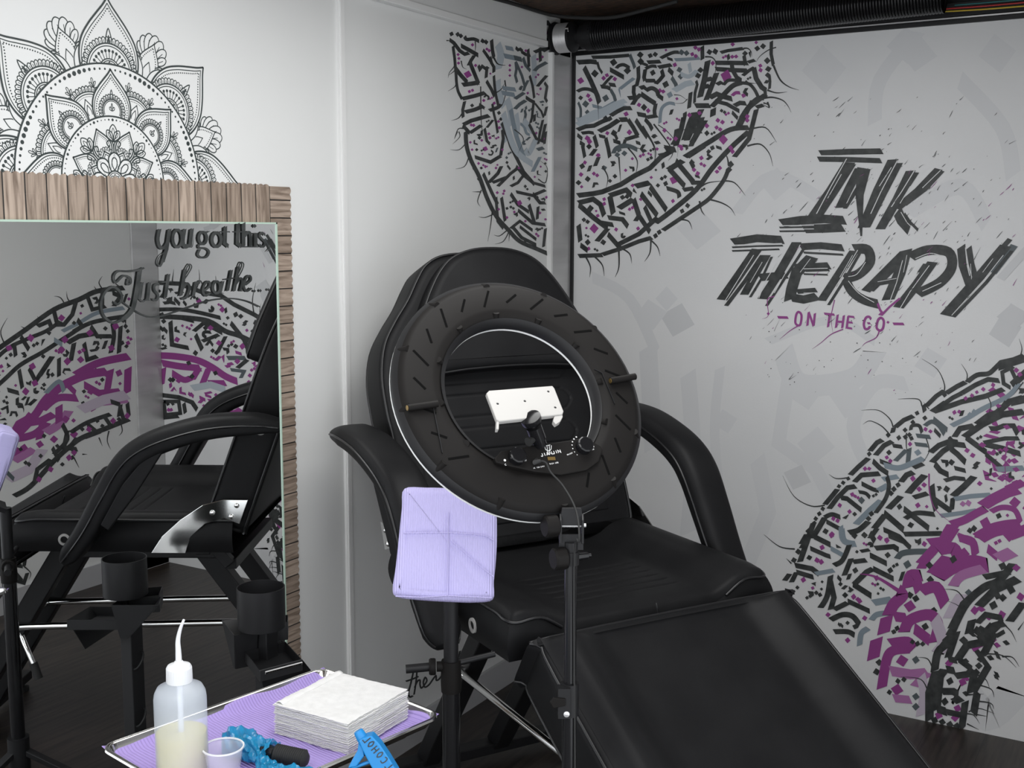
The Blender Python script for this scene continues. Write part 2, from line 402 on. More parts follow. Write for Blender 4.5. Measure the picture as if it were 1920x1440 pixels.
# cables
def cable(nm, pts, r, m, label, cat='cable', **k):
    c = Vector(pts[0]); o = thing(nm, label, cat, loc=c) if False else None
    pp = catmull(pts, 10); mb = MB().tube([p-c for p in pp], r, 10)
    o = mb.build(nm, m, None, smooth=60, label=label, cat=cat); o.location = c; return o
cable('ceiling_cable', [onz(915, -6, ZC-.012), onz(960, 6, ZC-.012), onz(1012, 22, ZC-.014), ony(1040, 29, -.22), ony(1090, 33, -.22), ony(1150, 32, -.22), ony(1215, 17, -.22), ony(1270, 2, -.22)], .006, M['rub'], 'thick black cable sagging along the ceiling edge over the corner')
cable('ceiling_cable', [ony(1770, 17, -.06), ony(1850, 11, -.06), ony(1960, 1, -.06)], .0022, M['red'], 'thin red wire right of the corrugated duct', 'cable')
cable('ceiling_cable', [ony(1766, 22, -.055), ony(1850, 17, -.055), ony(1960, 8, -.055)], .0022, M['yel'], 'thin yellow wire just under the red wire, right of the duct', 'cable')
cable('ceiling_cable', [ony(1790, 10, -.06), ony(1860, 4, -.06), ony(1960, -4, -.06)], .0014, M['teal'], 'thin teal wire just above the red wire, right of the duct', 'cable')
# unseen housings added over the overhead fill lights
for xx, yy in ((.92, -1.75), (1.15, -3.45)):
    f = thing('fill_lamp_housing', 'flat white housing of an added fill lamp, out of view above the %s' % ('chair' if yy > -2 else 'open end of the room'), 'added fill light', (xx, yy, ZC))
    MB().box((0, 0, -.02), (.76, 1.36, .035)).build('housing', M['white'], f)
# planks board behind the mirror
yt0, zt = onx(540, 351).y, onx(540, 351).z
YB0, ZB0 = -3.4, .10
def board():
    root = thing('plank_board', 'weathered brown plank-effect board with scalloped edges behind the mirror', 'wall board', (0, -2.4, ZB0))
    e = .0045
    ymid = onx(503, 352).y     # where the upright strip begins
    def scal(a, b, along_y, fixed, sgn, m=.0175):
        n = int(abs(b-a)/m); out = []
        for i in range(n*4+1):
            t = a+(b-a)*i/(n*4); w = fixed+sgn*e*math.sin(PI*(i % 4)/4)*1.0
            out.append((t, w) if along_y else (w, t))
        return out
    zbm = onx(505, 418).z-.02
    top = scal(YB0, yt0, True, zt, 1)                       # level top edge
    poly = top + [(yt0, zbm), (YB0, zbm)]
    T = lambda y, z, h: Vector((h, y, z))
    MB().prism([p for p in poly if p[0] <= ymid] + [(ymid, zt), (ymid, zbm), (YB0, zbm)], T, .0005, .0045).build('plank_strip', M['plankv'], root, world=True, label='top strip of upright planks')
    side = scal(zt, ZB0, False, yt0, 1)
    MB().prism(side + [(ymid, ZB0), (ymid, zt)], T, .0005, .0050).build('plank_strip', M['plankh'], root, world=True, label='right-hand strip of level planks')
    return root
board()
# wall mirror
mt = onx(507, 417); mbm = onx(535, 1200); ym = (mt.y+mbm.y)/2; zm = mt.z
ZMB = .12; YM0 = -3.1
mir = thing('mirror', 'large frameless wall mirror with black lettering, on the plank board', 'mirror', (.006, (ym+YM0)/2, ZMB))
T = lambda y, z, h: Vector((h, y, z))
MB().box((.0085, (ym+YM0)/2, (zm+ZMB)/2), (.007, ym-YM0-.008, zm-ZMB-.008)).build('silvered_glass', M['mirror'], mir, world=True)
MB().box((.0095, ym-.002, (zm+ZMB)/2), (.009, .004, zm-ZMB)).box((.0095, (ym+YM0)/2, zm-.002), (.009, ym-YM0, .004)).box((.0095, (ym+YM0)/2, ZMB+.002), (.009, ym-YM0, .004)).build('glass_edge', M['green'], mir, world=True, label='pale green polished glass edge')
# ------------------------------------------------------------------ the chair
def make_chair():
    O = Vector((.94, -1.407, 0)); th = math.radians(-30)
    mw = Matrix.Translation(O) @ Matrix.Rotation(th, 4, 'Z')
    ch = thing('tattoo_chair', 'black vinyl reclining tattoo chair with armrests and sloping leg rest, in the corner', 'chair', mw=mw)
    V = Vector
    def sm(a, b, x):
        t = max(0, min(1, (x-a)/(b-a))); return t*t*(3-2*t)
    # seat cushion: grid top with side bolsters
    D0, D1, HW = -.58, 0.0, .332
    def top(x, y):
        z = .752 - .034*(1-sm(.17, .27, abs(y)))
        z += .006*(1-(abs(y)-.30)**2/.03**2) if abs(y) > .27 else 0
        z -= .006*sm(-.06, 0, x)
        # pressed seams
        if abs(y) < .2:
            for k in range(6):
                yk = abs(y); xk = -.10-.035*k
                if yk < .15: z -= .003*math.exp(-((x-xk)/.003)**2)
        return z
    nx, ny = 150, 60
    r = .018
    def P(u, v):
        # v: across, from the bottom near side over the top to the bottom far side
        x = D0+(D1-D0)*u
        return x, v
    mb = MB()
    ys = [-HW+2*HW*j/ny for j in range(ny+1)]
    def topfn(u, v):
        x = D0+(D1-D0)*u; y = -HW+2*HW*v
        z = top(x, y)
        de = min(HW-abs(y), D1-x)
        if de < r: z -= r-math.sqrt(max(0, r*r-(r-de)**2))
        return V((x, y, z))
    mb.grid(topfn, nx, ny)
    # sides
    zb = .655
    loop = [(D0, -HW)]+[(D0+(D1-D0)*i/nx, -HW) for i in range(1, nx+1)]+[(D1, -HW+2*HW*j/ny) for j in range(1, ny+1)]+[(D0+(D1-D0)*(nx-i)/nx, HW) for i in range(1, nx+1)]
    vs = []; m = 8
    for k in range(m+1):
        for (x, y) in loop:
            t = k/m; zt_ = topfn((x-D0)/(D1-D0), (y+HW)/(2*HW)).z
            z = zt_*(1-t)+zb*t; b = .010*math.sin(PI*t)
            cx = x + (b if abs(x-D1) < 1e-6 else 0); cy = y + (b*(1 if y > 0 else -1) if abs(abs(y)-HW) < 1e-6 else 0)
            vs.append(V((cx, cy, z)))
    n = len(loop); fs = [(k*n+i, k*n+i+1, (k+1)*n+i+1, (k+1)*n+i) for k in range(m) for i in range(n-1)]
    mb.add(vs, fs); mb.add([vs[m*n+i] for i in (0, nx, nx+ny, n-1)], [(0, 1, 2, 3)])
    mb.build('seat_cushion', M['vinyl'], ch, smooth=50)
    # piping along the seat's side edges and round the front corners
    for s in (-1, 1):
        pts = [V((x, s*(HW+.001), top(x, HW)-.010)) for x in [D0+(D1-D0-.02)*i/20 for i in range(21)]]
        pts += [V((D1+.001, s*(HW-.015), top(0, HW)-.012)), V((D1+.003, s*(HW-.07), top(0, .27)-.010)), V((D1+.002, s*(HW-.12), top(0, .2)-.012))]
        MB().tube(catmull(pts, 4), .0035, 8).build('piping', M['pipe'], ch, smooth=60)
    MB().tube([V((D1+.006, .02, .722)), V((D1+.013, .021, .70)), V((D1+.012, .022, .66))], .0022, 6).build('seam', M['pipe'], ch, smooth=60)
    # backrest -------------------------------------------------
    k = -.36; ln = math.sqrt(1+k*k)
    bx, bz = V((k/ln, 0, 1/ln)), V((1/ln, 0, -k/ln))        # up the back / out of the back's face
    B0 = V((-.50, 0, .735))
    def TB(y, s, h): return B0 + bx*s + bz*h + V((0, y, 0))
    KS = .982
    half = [(.26, .0), (.315, .012), (.325, .05), (.322, .16), (.318, .28), (.324, .36), (.324, .45), (.305, .53), (.268, .59), (.225, .645), (.190, .70), (.160, .738), (.115, .762), (.05, .770)]
    half = [(y, s*KS) for y, s in half]
    out = [V((y, s, 0)) for y, s in half]+[V((-y, s, 0)) for y, s in half[::-1]]
    pl = [(p.x, p.y) for p in catmull(out, 4, True)]
    mb = MB(); slab(mb, pl, TB, -.115, .0, .022)
    mb.build('backrest', M['vinyl'], ch, smooth=50)
    for h in (-.006, -.108):
        q = offset_poly(pl, -.0005 if h > -.05 else -.001)
        rr = .022
        q2 = [TB(x, y, h) for x, y in offset_poly(pl, .004)]
        MB().tube(q2+[q2[0], q2[1]], .0036, 8, False).build('piping', M['pipe'], ch, smooth=60)
    # padded face of the back with pressed ribs
    def face(u, v):
        y = -.255+.51*u; s = .05+.42*v
        h = .012*math.sin(PI*u)**.4*math.sin(PI*v)**.4 if 0 < u < 1 and 0 < v < 1 else -.004
        for kk in range(5):
            s0 = .07+.085*kk
            for ss in (s0, s0+.055):
                if abs(y) < .17: h -= .0035*math.exp(-((s-ss)/.0028)**2)
            if s0 < s < s0+.055: h -= .0035*math.exp(-((abs(y)-.17-.02*math.sin(PI*(s-s0)/.055))/.0028)**2)
        return TB(y, s, h)
    MB().grid(face, 110, 150).build('back_panel', M['vinyl'], ch, smooth=60)
    # head cushion on the front of the top
    hh = [(.0, .455), (.12, .452), (.20, .447), (.245, .462), (.25, .50), (.245, .545), (.222, .60), (.19, .66), (.155, .71), (.115, .745), (.06, .765), (.0, .770)]
    o2 = [V((y+.0, s, 0)) for y, s in hh[1:-1]]+[V((0, .770, 0))]+[V((-y, s, 0)) for y, s in hh[1:-1][::-1]]+[V((0, .455, 0))]
    pl2 = [(p.x+.008, p.y-.018) for p in catmull(o2, 4, True)]
    mb = MB(); slab(mb, pl2, TB, -.02, .058, .024)
    mb.build('head_cushion', M['vinyl'], ch, smooth=50)
    q2 = [TB(x, y, .045) for x, y in offset_poly(pl2, .003)]
    MB().tube(q2+[q2[0], q2[1]], .0034, 8, False).build('piping', M['pipe'], ch, smooth=60)
    # leg rest ---------------------------------------------------
    al = math.radians(31)
    lx, lz = V((math.cos(al), 0, -math.sin(al))), V((math.sin(al), 0, math.cos(al)))
    L0 = V((.055, .014, .725))
    def TL(y, s, h): return L0 + lx*s + lz*h + V((0, y, 0))
    LL = .70
    def lw(s): return .325+.004*math.sin(s*4)
    hl = [(.29, .006), (.32, .03)]+[(lw(s), s) for s in (.08, .2, .35, .5, .62)]+[(.31, LL-.02), (.27, LL)]
    out = [V((y, s, 0)) for y, s in hl]+[V((-y, s, 0)) for y, s in hl[::-1]]
    pl3 = [(p.x, p.y) for p in catmull(out, 4, True)]
    mb = MB(); slab(mb, pl3, TL, -.125, .0, .02, cap=False)
    def ltop(u, v):
        y = -.314+.628*u; s = .012+(LL-.024)*v
        e = min(u, 1-u)*.62
        h = .030*sm(0, .035, e) - .038*sm(.05, .14, e)
        h = h*sm(0, .035, v)
        return TL(y, s, h+.0)
    mb.grid(ltop, 60, 60)
    mb.build('leg_rest', M['vinyl'], ch, smooth=50)
    for h in (-.006, -.118):
        q2 = [TL(x, y, h) for x, y in offset_poly(pl3, .003)]
        MB().tube(q2+[q2[0], q2[1]], .0036, 8, False).build('piping', M['pipe'], ch, smooth=60)
    # armrests: swept padded section in the chair's side plane
    prof = [(-.735, 1.005), (-.66, 1.012), (-.55, 1.004), (-.45, .978), (-.375, .945), (-.325, .90), (-.275, .82), (-.225, .735), (-.178, .672), (-.155, .648)]
    wid = [.035, .047, .05, .05, .05, .05, .048, .045, .040, .022]
    thk = [.012, .026, .030, .032, .034, .034, .032, .030, .026, .012]
    for s in (-1, 1):
        yc = s*.392
        c = catmull([V((a, b, 0)) for a, b in prof], 6); m_ = len(c)
        def itp(L_, t):
            f = t*(len(L_)-1); i = min(int(f), len(L_)-2); return L_[i]+(L_[i+1]-L_[i])*(f-i)
        vs = []; N = 28
        for i, p in enumerate(c):
            t = (c[min(i+1, m_-1)]-c[max(i-1, 0)]).normalized(); nn = V((-t.y, t.x)) if False else V((t.y, 0, -t.x))
            # outward normal (up / forward)
            nrm = V((-t.y, 0, t.x)) if t.x*1 > 0 else V((t.y, 0, -t.x))
            nrm = V((-t.y, 0, t.x))
            w, h = itp(wid, i/(m_-1)), itp(thk, i/(m_-1))
            for j in range(N):
                a = 2*PI*j/N; ca, sa = math.cos(a), math.sin(a)
                e = .55 if sa > 0 else .28      # domed on top, flatter below
                y = w*math.copysign(abs(ca)**e, ca); z = h*math.copysign(abs(sa)**(.8 if sa > 0 else .45), sa)
                vs.append(V((p.x, yc, p.y)) + V((0, y, 0)) + nrm*z)
        fs = [(i*N+j, i*N+(j+1) % N, (i+1)*N+(j+1) % N, (i+1)*N+j) for i in range(m_-1) for j in range(N)]
        fs += [tuple(range(N)), tuple((m_-1)*N+j for j in range(N))]
        ar = MB().add(vs, fs).build('armrest', M['vinyl'], ch, smooth=60)
        for sd in (0, N//2):
            pts = [vs[i*N+sd] + (V((0, .0008 if sd == 0 else -.0008, 0))) for i in range(1, m_-1)]
            MB().tube(pts, .003, 6).build('piping', M['pipe'], ar, smooth=60)
        MB().lathe((-.137, s*.332, .69), (0, s, 0), [(.0, .0), (.016, .0), (.016, .012), (.010, .013), (.009, .004), (0, .004)], 24).build('washer', M['white'], ch, smooth=40, label='white washer at the foot of the armrest')
        MB().lathe((-.665, s*.325, .99), (0, s, 0), [(.0, .0), (.016, .0), (.016, .03), (0, .03)], 24).build('washer', M['white'], ch, smooth=40, label='white washer behind the armrest')
        # hanging leather flap
        if s < 0:
            MB().prism([(-.44, .95), (-.39, .93), (-.33, .86), (-.27, .755), (-.29, .74), (-.36, .83), (-.40, .89)], lambda x, z, h: V((x, yc-.046+h, z)), 0, .010).build('armrest_flap', M['vinyl'], ch, bevel=.003)
    # hinge plates: chrome quarter arches between seat and back
    for s in (-1, 1):
        arch = [(-.365, .655), (-.395, .70), (-.445, .745), (-.505, .785), (-.56, .80), (-.625, .80), (-.60, .735), (-.56, .75), (-.51, .735), (-.47, .70), (-.455, .655)]
        MB().prism(arch, lambda x, z, h: V((x, s*(.338+h), z)), 0, .004).build('hinge_plate', M['chrome'], ch, bevel=.001)
        for (x, z) in ((-.53, .765), (-.595, .785), (-.58, .755)):
            MB().lathe((x, s*.342, z), (0, s, 0), [(0.007, 0), (.007, .002), (.005, .004), (0, .005)], 16).build('bolt', M['chrome'], ch, smooth=60)
    # base: two side frames, floor bars, rods
    for y in (-.12, .10):
        MB().bar((-.40, y, .665), (-.84, y, .05), .05, .05, up=(0, 1, 0)).build('leg', M['black'], ch, bevel=.003)
        MB().bar((-.08, y, .655), (.30, y, .05), .055, .055, up=(0, 1, 0)).build('leg', M['black'], ch, bevel=.003)
        MB().tube([V((-.575, y-.035, .405)), V((-.54, y-.035, .402)), V((.06, y-.035, .385)), V((.10, y-.035, .383))], .0095, 16).build('rod', M['chrome'], ch, smooth=60, label='chrome rod between the legs')
        for x, z in ((-.575, .405), (.10, .383)):
            MB().lathe((x, y-.06, z), (0, 1, 0), [(0, -.006), (.010, -.004), (.013, .006), (.013, .05), (0, .05)], 16).build('bolt', M['chrome'], ch, smooth=50)
    for x in (-.84, .30):
        fb = MB().bar((x, -.34, .045), (x, .34, .045), .05, .03, up=(0, 0, 1)).build('floor_bar', M['black'], ch, bevel=.003)
        for y in (-.31, .31):
            MB().lathe((x+.0, y, 0), (0, 0, 1), [(0, 0), (.024, 0), (.024, .012), (.010, .016), (.010, .035), (0, .035)], 20).build('levelling_foot', M['rub'], fb, smooth=40)
    MB().bar((-.50, 0, .60), (-.05, 0, .60), .30, .03).bar((-.46, -.2, .635), (-.46, .2, .635), .04, .05).bar((-.08, -.2, .635), (-.08, .2, .635), .04, .05).build('under_frame', M['black'], ch, bevel=.003)
    MB().bar((-.55, -.25, .60), (-.55, .20, .60), .03, .03).bar((-.55, -.25, .60), (-.50, -.25, .66), .03, .03).build('cross_bar', M['black'], ch, bevel=.002)
    lv = MB().tube([V((.10, -.10, .40)), V((.09, -.14, .37)), V((.045, -.15, .26))], .0075, 12).build('lever', M['chrome'], ch, smooth=60)
    MB().tube([V((.050, -.149, .275)), V((.035, -.152, .23))], .012, 14).build('rubber_grip', M['rub'], lv, smooth=50)
    return ch
make_chair()
# ------------------------------------------------------------------ ring light on its stand
def make_ring():
    V = Vector
    R = .222
    vd = ray(983, 733).normalized()
    D = F_PX*R/247*1.02
    C = CAM + vd*D
    rr = RT-vd*RT.dot(vd); rr.normalize(); uu = rr.cross(vd)*1.0
    if uu.dot(UP) < 0: uu = -uu
    t = math.radians(36.5)
    az = math.radians(52)
    q = rr*math.cos(az)+uu*math.sin(az)
    n = (-vd*math.cos(t) + q*math.sin(t)).normalized()      # back of the ring, towards the camera
    # in-plane axes: ex to image right, ey to image up
    ey = (UP - n*UP.dot(n)).normalized(); ex = ey.cross(n).normalized()
    def RP(px, py):                                          # sight line on the ring's back plane
        p = on(n, n.dot(C), px, py)-C; return (p.dot(ex), p.dot(ey))
    def T(x, y, h): return C + ex*x + ey*y + n*h
    bx, by = RP(1068, 962)
    Q = T(bx, by, -.012)
    pole = V((Q.x, Q.y, 0)) + V((.012, -.006, 0))
    rt = thing('ring_light', 'black ring light seen from behind, tilted, on a tripod stand', 'ring light', loc=pole)
    W_ = dict(world=True)
    Ri = R*.68
    # housing: back plate stepped, outer and inner walls
    def ringprof(prof, n_=96, mi=0, mb=None, wob=None):
        mb = mb or MB(); vs = []; k = len(prof)
        for r, h in prof:
            for j in range(n_):
                a = 2*PI*j/n_; vs.append(T(r*math.cos(a), r*math.sin(a), h))
        fs = [(i*n_+j, i*n_+(j+1) % n_, (i+1)*n_+(j+1) % n_, (i+1)*n_+j) for i in range(k-1) for j in range(n_)]
        return mb.add(vs, fs, mi)
    ringprof([(Ri-.006, -.022), (Ri-.004, -.008), (Ri+.010, -.001), (Ri+.016, 0), (R-.012, 0), (R-.006, -.002), (R+.002, -.010), (R+.006, -.022), (R+.006, -.026), (Ri-.006, -.026), (Ri-.006, -.022)]).build('housing', M['blackm'], rt, smooth=40, **W_)
    ringprof([(R+.001, -.009), (R+.009, -.016), (R+.0095, -.025), (R+.004, -.026)]).build('outer_rim', M['rim'], rt, smooth=50, **W_)
    ringprof([(Ri-.002, -.004), (Ri-.011, -.012), (Ri-.012, -.025), (Ri-.005, -.026)]).build('inner_rim', M['rim'], rt, smooth=50, **W_)
    ringprof([(R+.009, -.0262), (R+.009, -.031), (Ri-.012, -.031), (Ri-.012, -.0262)]).build('diffuser', M['lens'], rt, smooth=40, label='milky white diffuser edge', **W_)
    # raised scalloped plate on the back
    # slots
    for j in range(24):
        a = 2*PI*(j+.5)/24
        if 4.05 < a < 5.05: continue
        r0, r1 = Ri+.022, R-.018
        if j % 2: r0 += .006; r1 -= .006
        sk = .11
        A = (r0*math.cos(a+sk), r0*math.sin(a+sk)); B = (r1*math.cos(a), r1*math.sin(a))
        MB().bar(T(*A, .0001), T(*B, .0001), .0040, .0008, up=n).build('vent_slot', M['dark'], rt, **W_)
    # screw bosses on the inner and outer rims
    for j in range(12):
        a = 2*PI*j/12+.13
        d = V((math.cos(a), math.sin(a)))
        for r, s in ((Ri-.004, 1), (R+.002, -1)):
            if r < Ri and math.sin(a) < -.72: continue
            p0 = T(d.x*(r+s*.012), d.y*(r+s*.012), -.001); p1 = T(d.x*r, d.y*r, -.018)
            b = MB().tube([p0, p1], .0062, 14).build('screw_boss', M['blackm'], rt, smooth=40, **W_)
            e = (p1-p0).normalized()
            c_ = T(d.x*(r+s*.002), d.y*(r+s*.002), -.009)
            MB().lathe(c_, n, [(0, .0010), (.0013, .0008), (.0015, 0), (.0015, -.006)], 10).build('screw', M['screw'], b, smooth=60, **W_)
    # folding hinge pins left and right
    for (x0, y0, x1, y1) in ((762, 768, 818, 760), (1142, 717, 1188, 709)):
        a, b = RP(x0, y0), RP(x1, y1)
        MB().tube([T(*a, .006), T(*b, .006)], .0060, 16).build('hinge_pin', M['blackm'], rt, smooth=40, **W_)
        m1 = ((a[0]*.6+b[0]*.4), (a[1]*.6+b[1]*.4))
        MB().lathe(T(*a, .006), (T(*b, 0)-T(*a, 0)), [(0, -.001), (.0045, -.001), (.0045, .002)], 14).build('hinge_screw', M['gold'], rt, smooth=40, **W_)
    for seg in (((812, 765), (829, 850)), ((1128, 700), (1152, 758)), ((1114, 693), (1128, 700))):
        a, b = RP(*seg[0]), RP(*seg[1])
        MB().bar(T(*a, .001), T(*b, .001), .0014, .003, up=n).build('seam', M['rim'], rt, **W_)
    # control panel
    pp = [(925, 862), (938, 848), (1005, 836), (1034, 833), (1095, 823), (1122, 838), (1128, 846), (1120, 868), (1098, 884), (1050, 893), (1000, 887), (955, 877), (928, 870)]
    poly = [RP(*p) for p in pp]
    MB().prism(poly, T, -.018, .006).build('control_panel', M['blackm'], rt, bevel=.002, **W_)
    for (x, y, ang) in ((965, 861, 0), (1091, 841, 0)):
        a = RP(x, y)
        pr = []
        kb = MB()
        vs = []; N = 30
        for (r, h) in ((.0145, .006), (.0140, .018), (.0120, .0195), (0.0001, .0195)):
            for j in range(N):
                an = 2*PI*j/N; q_ = r*(1+(.03 if j % 3 == 0 else 0)); vs.append(T(a[0]+q_*math.cos(an), a[1]+q_*math.sin(an), h))
        kb.add(vs, [(i*N+j, i*N+(j+1) % N, (i+1)*N+(j+1) % N, (i+1)*N+j) for i in range(3) for j in range(N)])
        kb.build('knob', M['blackg'], rt, smooth=35, **W_)
    # panel print: maker's emblem, name, legends
    pt = Paint(lambda x, y, h: T(x, y, h), .0063)
    def PR(pts, w, sm_=False, closed=False):
        pt.ribbon([RP(*p) for p in pts], w, 'whitep', smooth=sm_, closed=closed)
    # small stroke alphabet (x 0..1, y 0..1)
    G = {'J': [[(.1, .25), (.3, 0), (.6, 0), (.8, .2), (.8, 1)]], 'I': [[(.5, 0), (.5, 1)]], 'A': [[(0, 0), (.5, 1), (1, 0)], [(.2, .35), (.8, .35)]],
         'N': [[(0, 0), (0, 1), (1, 0), (1, 1)]], 'C': [[(.9, .85), (.6, 1), (.2, .9), (0, .5), (.2, .1), (.6, 0), (.9, .15)]],
         '1': [[(.3, .8), (.55, 1), (.55, 0)]], '0': [[(.5, 0), (.1, .3), (.1, .7), (.5, 1), (.9, .7), (.9, .3), (.5, 0)]], '2': [[(.1, .8), (.5, 1), (.85, .75), (.1, 0), (.9, 0)]],
         '4': [[(.7, 0), (.7, 1), (.1, .35), (.9, .35)]], 'V': [[(0, 1), (.5, 0), (1, 1)]], 'U': [[(.1, 1), (.1, .2), (.5, 0), (.9, .2), (.9, 1)]], 'S': [[(.9, .85), (.4, 1), (.1, .75), (.85, .3), (.6, 0), (.1, .12)]],
         'B': [[(.1, 0), (.1, 1), (.7, .9), (.7, .6), (.1, .5), (.85, .4), (.8, .08), (.1, 0)]], 'M': [[(0, 0), (.05, 1), (.5, .3), (.95, 1), (1, 0)]], 'X': [[(0, 0), (1, 1)], [(0, 1), (1, 0)]],
         'O': [[(.5, 0), (.1, .3), (.1, .7), (.5, 1), (.9, .7), (.9, .3), (.5, 0)]], 'F': [[(.1, 0), (.1, 1), (.9, 1)], [(.1, .5), (.7, .5)]], '/': [[(.1, 0), (.9, 1)]], '-': [[(.1, .5), (.9, .5)]],
         'W': [[(0, 1), (.25, 0), (.5, .8), (.75, 0), (1, 1)]], '5': [[(.9, 1), (.2, 1), (.1, .55), (.7, .6), (.9, .3), (.6, 0), (.1, .1)]], ' ': [], '.': [[(.4, 0), (.6, 0)]]}
    def text(s_, p0, p1, hgt, w):
        # p0 -> p1 pixel baseline
        a, b = V((*RP(*p0), 0)), V((*RP(*p1), 0)); d = (b-a); adv = d/len(s_); u = d.normalized(); v = V((-u.y, u.x, 0))
        for i, chh in enumerate(s_):
            for st in G.get(chh, []):
                pts = [a+adv*i+adv*(.8*x)+v*(hgt*y) for x, y in st]
                pt.ribbon([(p.x, p.y) for p in pts], w, 'whitep', smooth=False)
    text('JIANJIN', (1012, 859), (1050, 851), .0052, .0013)
    PR([(1019, 838), (1020, 845), (1025, 848), (1030, 846), (1031, 838)], .0011, True); PR([(1023, 839), (1024, 851)], .0009); PR([(1027, 838), (1028, 850)], .0009); PR([(1021, 839), (1029, 837)], .0009)
    text('AC 100-240V', (998, 882), (1019, 878), .0022, .0004); text('5V2A USB', (1028, 874), (1045, 871), .0022, .0004)
    text('MAX', (1104, 848), (1112, 846), .0024, .0005); text('ON/OFF', (1061, 857), (1072, 853), .0022, .0004); text('C', (945, 876), (948, 875), .003, .0006); text('W', (981, 868), (986, 867), .0026, .0005)
    for k_ in range(7):
        a = math.radians(115+k_*18); ctr = RP(1091, 841); r_ = .021
        pt.dot(ctr[0]+r_*math.cos(a), ctr[1]+r_*math.sin(a), .0007+.00012*(7-k_), 'whitep', 6)
    for p in ((944, 866), (1109, 840)): pt.dot(*RP(*p), .0022, 'whitep', 10)
    pt.build('panel_print', rt, world=True, label='white printed legends and maker name')
    a = RP(1031, 863); MB().box(T(a[0], a[1], .0062), (.014, .006, .002), Matrix((ex, ey, n)).transposed()).build('usb_socket', M['gold'], rt, **W_)
    # plug and thin cord hanging to the stand
    a = RP(1004, 866); b = RP(1016, 862)
    PQ = lambda px, py, h: on(n, n.dot(C)+h, px, py)
    MB().tube([T(*a, .005), PQ(1003, 867, .014), PQ(1014, 864, .018)], [.0045, .0045, .003], 12).build('cord_plug', M['rub'], rt, smooth=50, **W_)
    a2 = RP(1048, 920); a3 = RP(1066, 970)
    low = on(n, n.dot(C)+.03, 1086, 1012)
    cpts = [PQ(1014, 864, .018), PQ(1024, 868, .018), PQ(1033, 886, .016), T(*a2, .018), T(*a3, .03), low, V((pole.x+.012, pole.y-.012, low.z-.06)), V((pole.x+.016, pole.y-.006, .5)), V((pole.x+.02, pole.y-.01, .03))]
    MB().tube(catmull(cpts, 8), .0017, 8).build('power_cord', M['rub'], rt, smooth=60, **W_)
    # ball head and phone holder
    d0 = on(n, n.dot(C)+.004, 1013, 834); d1 = on(n, n.dot(C)+.034, 1000, 799)
    hd = MB().tube([d0, d0+(d1-d0)*.35], [.0115, .012], 20).tube([d0+(d1-d0)*.30, d0+(d1-d0)*1.0], .0135, 20)
    bh = hd.build('ball_head', M['blackg'], rt, smooth=40, **W_)
    dd = (d1-d0).normalized()
    MB().tube([d1, d1+dd*.012], .0035, 12).build('stud', M['chrome'], bh, smooth=50, **W_)
    MB().lathe(d1+dd*.010, dd, [(0, 0), (.017, 0), (.018, .003), (.018, .010), (.010, .013), (0, .013)], 24).build('lock_disc', M['blackg'], bh, smooth=40, **W_)
    ka, kb = on(n, n.dot(C)+.02, 1003, 822), on(n, n.dot(C)+.022, 990, 829); MB().tube([ka, kb], [.004, .008], 12).build('wing_screw', M['rub'], bh, smooth=40, **W_)
    # holder: white clamp plate, its own plane through the head's tip
    H0 = d1+dd*.020
    hn = (n*.80 + UP*.35 - RT*.0).normalized()
    def HP(px, py, h=0): return on(hn, hn.dot(H0)+h, px, py)
    cs = [(911, 735), (918, 731), (1036, 722), (1038, 724), (1057, 770), (1056, 780), (1050, 783), (938, 792), (934, 788)]
    hw = (HP(1036, 722)-HP(911, 735)).normalized(); hv = hn.cross(hw)
    Hc = HP(985, 758)
    def to2(p): d = p-Hc; return (d.dot(hw), d.dot(hv))
    poly = [to2(HP(*c)) for c in [(912, 737), (917, 732), (1036, 723), (1040, 728), (1057, 771), (1055, 777), (937, 790), (931, 787)]]
    TH = lambda x, y, h: Hc+hw*x+hv*y+hn*h
    ph = MB().prism(poly, TH, -.008, 0).build('phone_holder', M['white'], rt, bevel=.0015, label='white plastic phone clamp', **W_)
    for c in ([(937, 782), (932, 785), (931, 803), (936, 803)], [(1055, 771), (1040, 779), (1038, 788), (1043, 794), (1051, 789), (1056, 780)]):
        q_ = [to2(HP(*p)) for p in c]
        MB().prism(q_, TH, -.010, -.002).build('clamp_jaw', M['white'], ph, bevel=.0008, **W_)
    for c in ((933, 757), (984, 752), (1028, 734), (1041, 764)):
        x, y = to2(HP(*c)); MB().lathe(TH(x, y, .0002), hn, [(0, .0005), (.0014, .0005), (.0022, .0), (.0022, -.002)], 12).build('screw', M['black'], ph, smooth=50, **W_)
    # stand: bracket, knobs, pole sections, collars, tripod
    ztop = onz  # noqa
    def zat(px, py):                           # height of the pole axis at a pixel row
        r = ray(px, py); s = ((pole-CAM).x*r.x+(pole-CAM).y*r.y)/(r.x**2+r.y**2); return CAM.z+r.z*s
    z1, z2, z3 = zat(1070, 985), zat(1075, 1045), zat(1072, 1310)
    pz = lambda z: V((pole.x, pole.y, z))
    side = V((RT.x, RT.y, 0)).normalized(); fr = V((-fw.x, -fw.y, 0)).normalized()
    MB().prism([(-.020, .0), (.020, .0), (.016, .03), (-.016, .03)], lambda x, y, h: pz(z1)+side*x+V((0, 0, 1))*y+fr*h, -.004, .004).build('ring_bracket', M['black'], rt, bevel=.001, **W_)
    for s in (-1, 1):
        MB().prism([(-.014, -.028), (.014, -.028), (.014, .012), (.0, .020), (-.014, .012)], lambda x, y, h: pz(z1)+fr*x+V((0, 0, 1))*y+side*(s*.018+h), -.002, .002).build('yoke_cheek', M['black'], rt, bevel=.001, **W_)
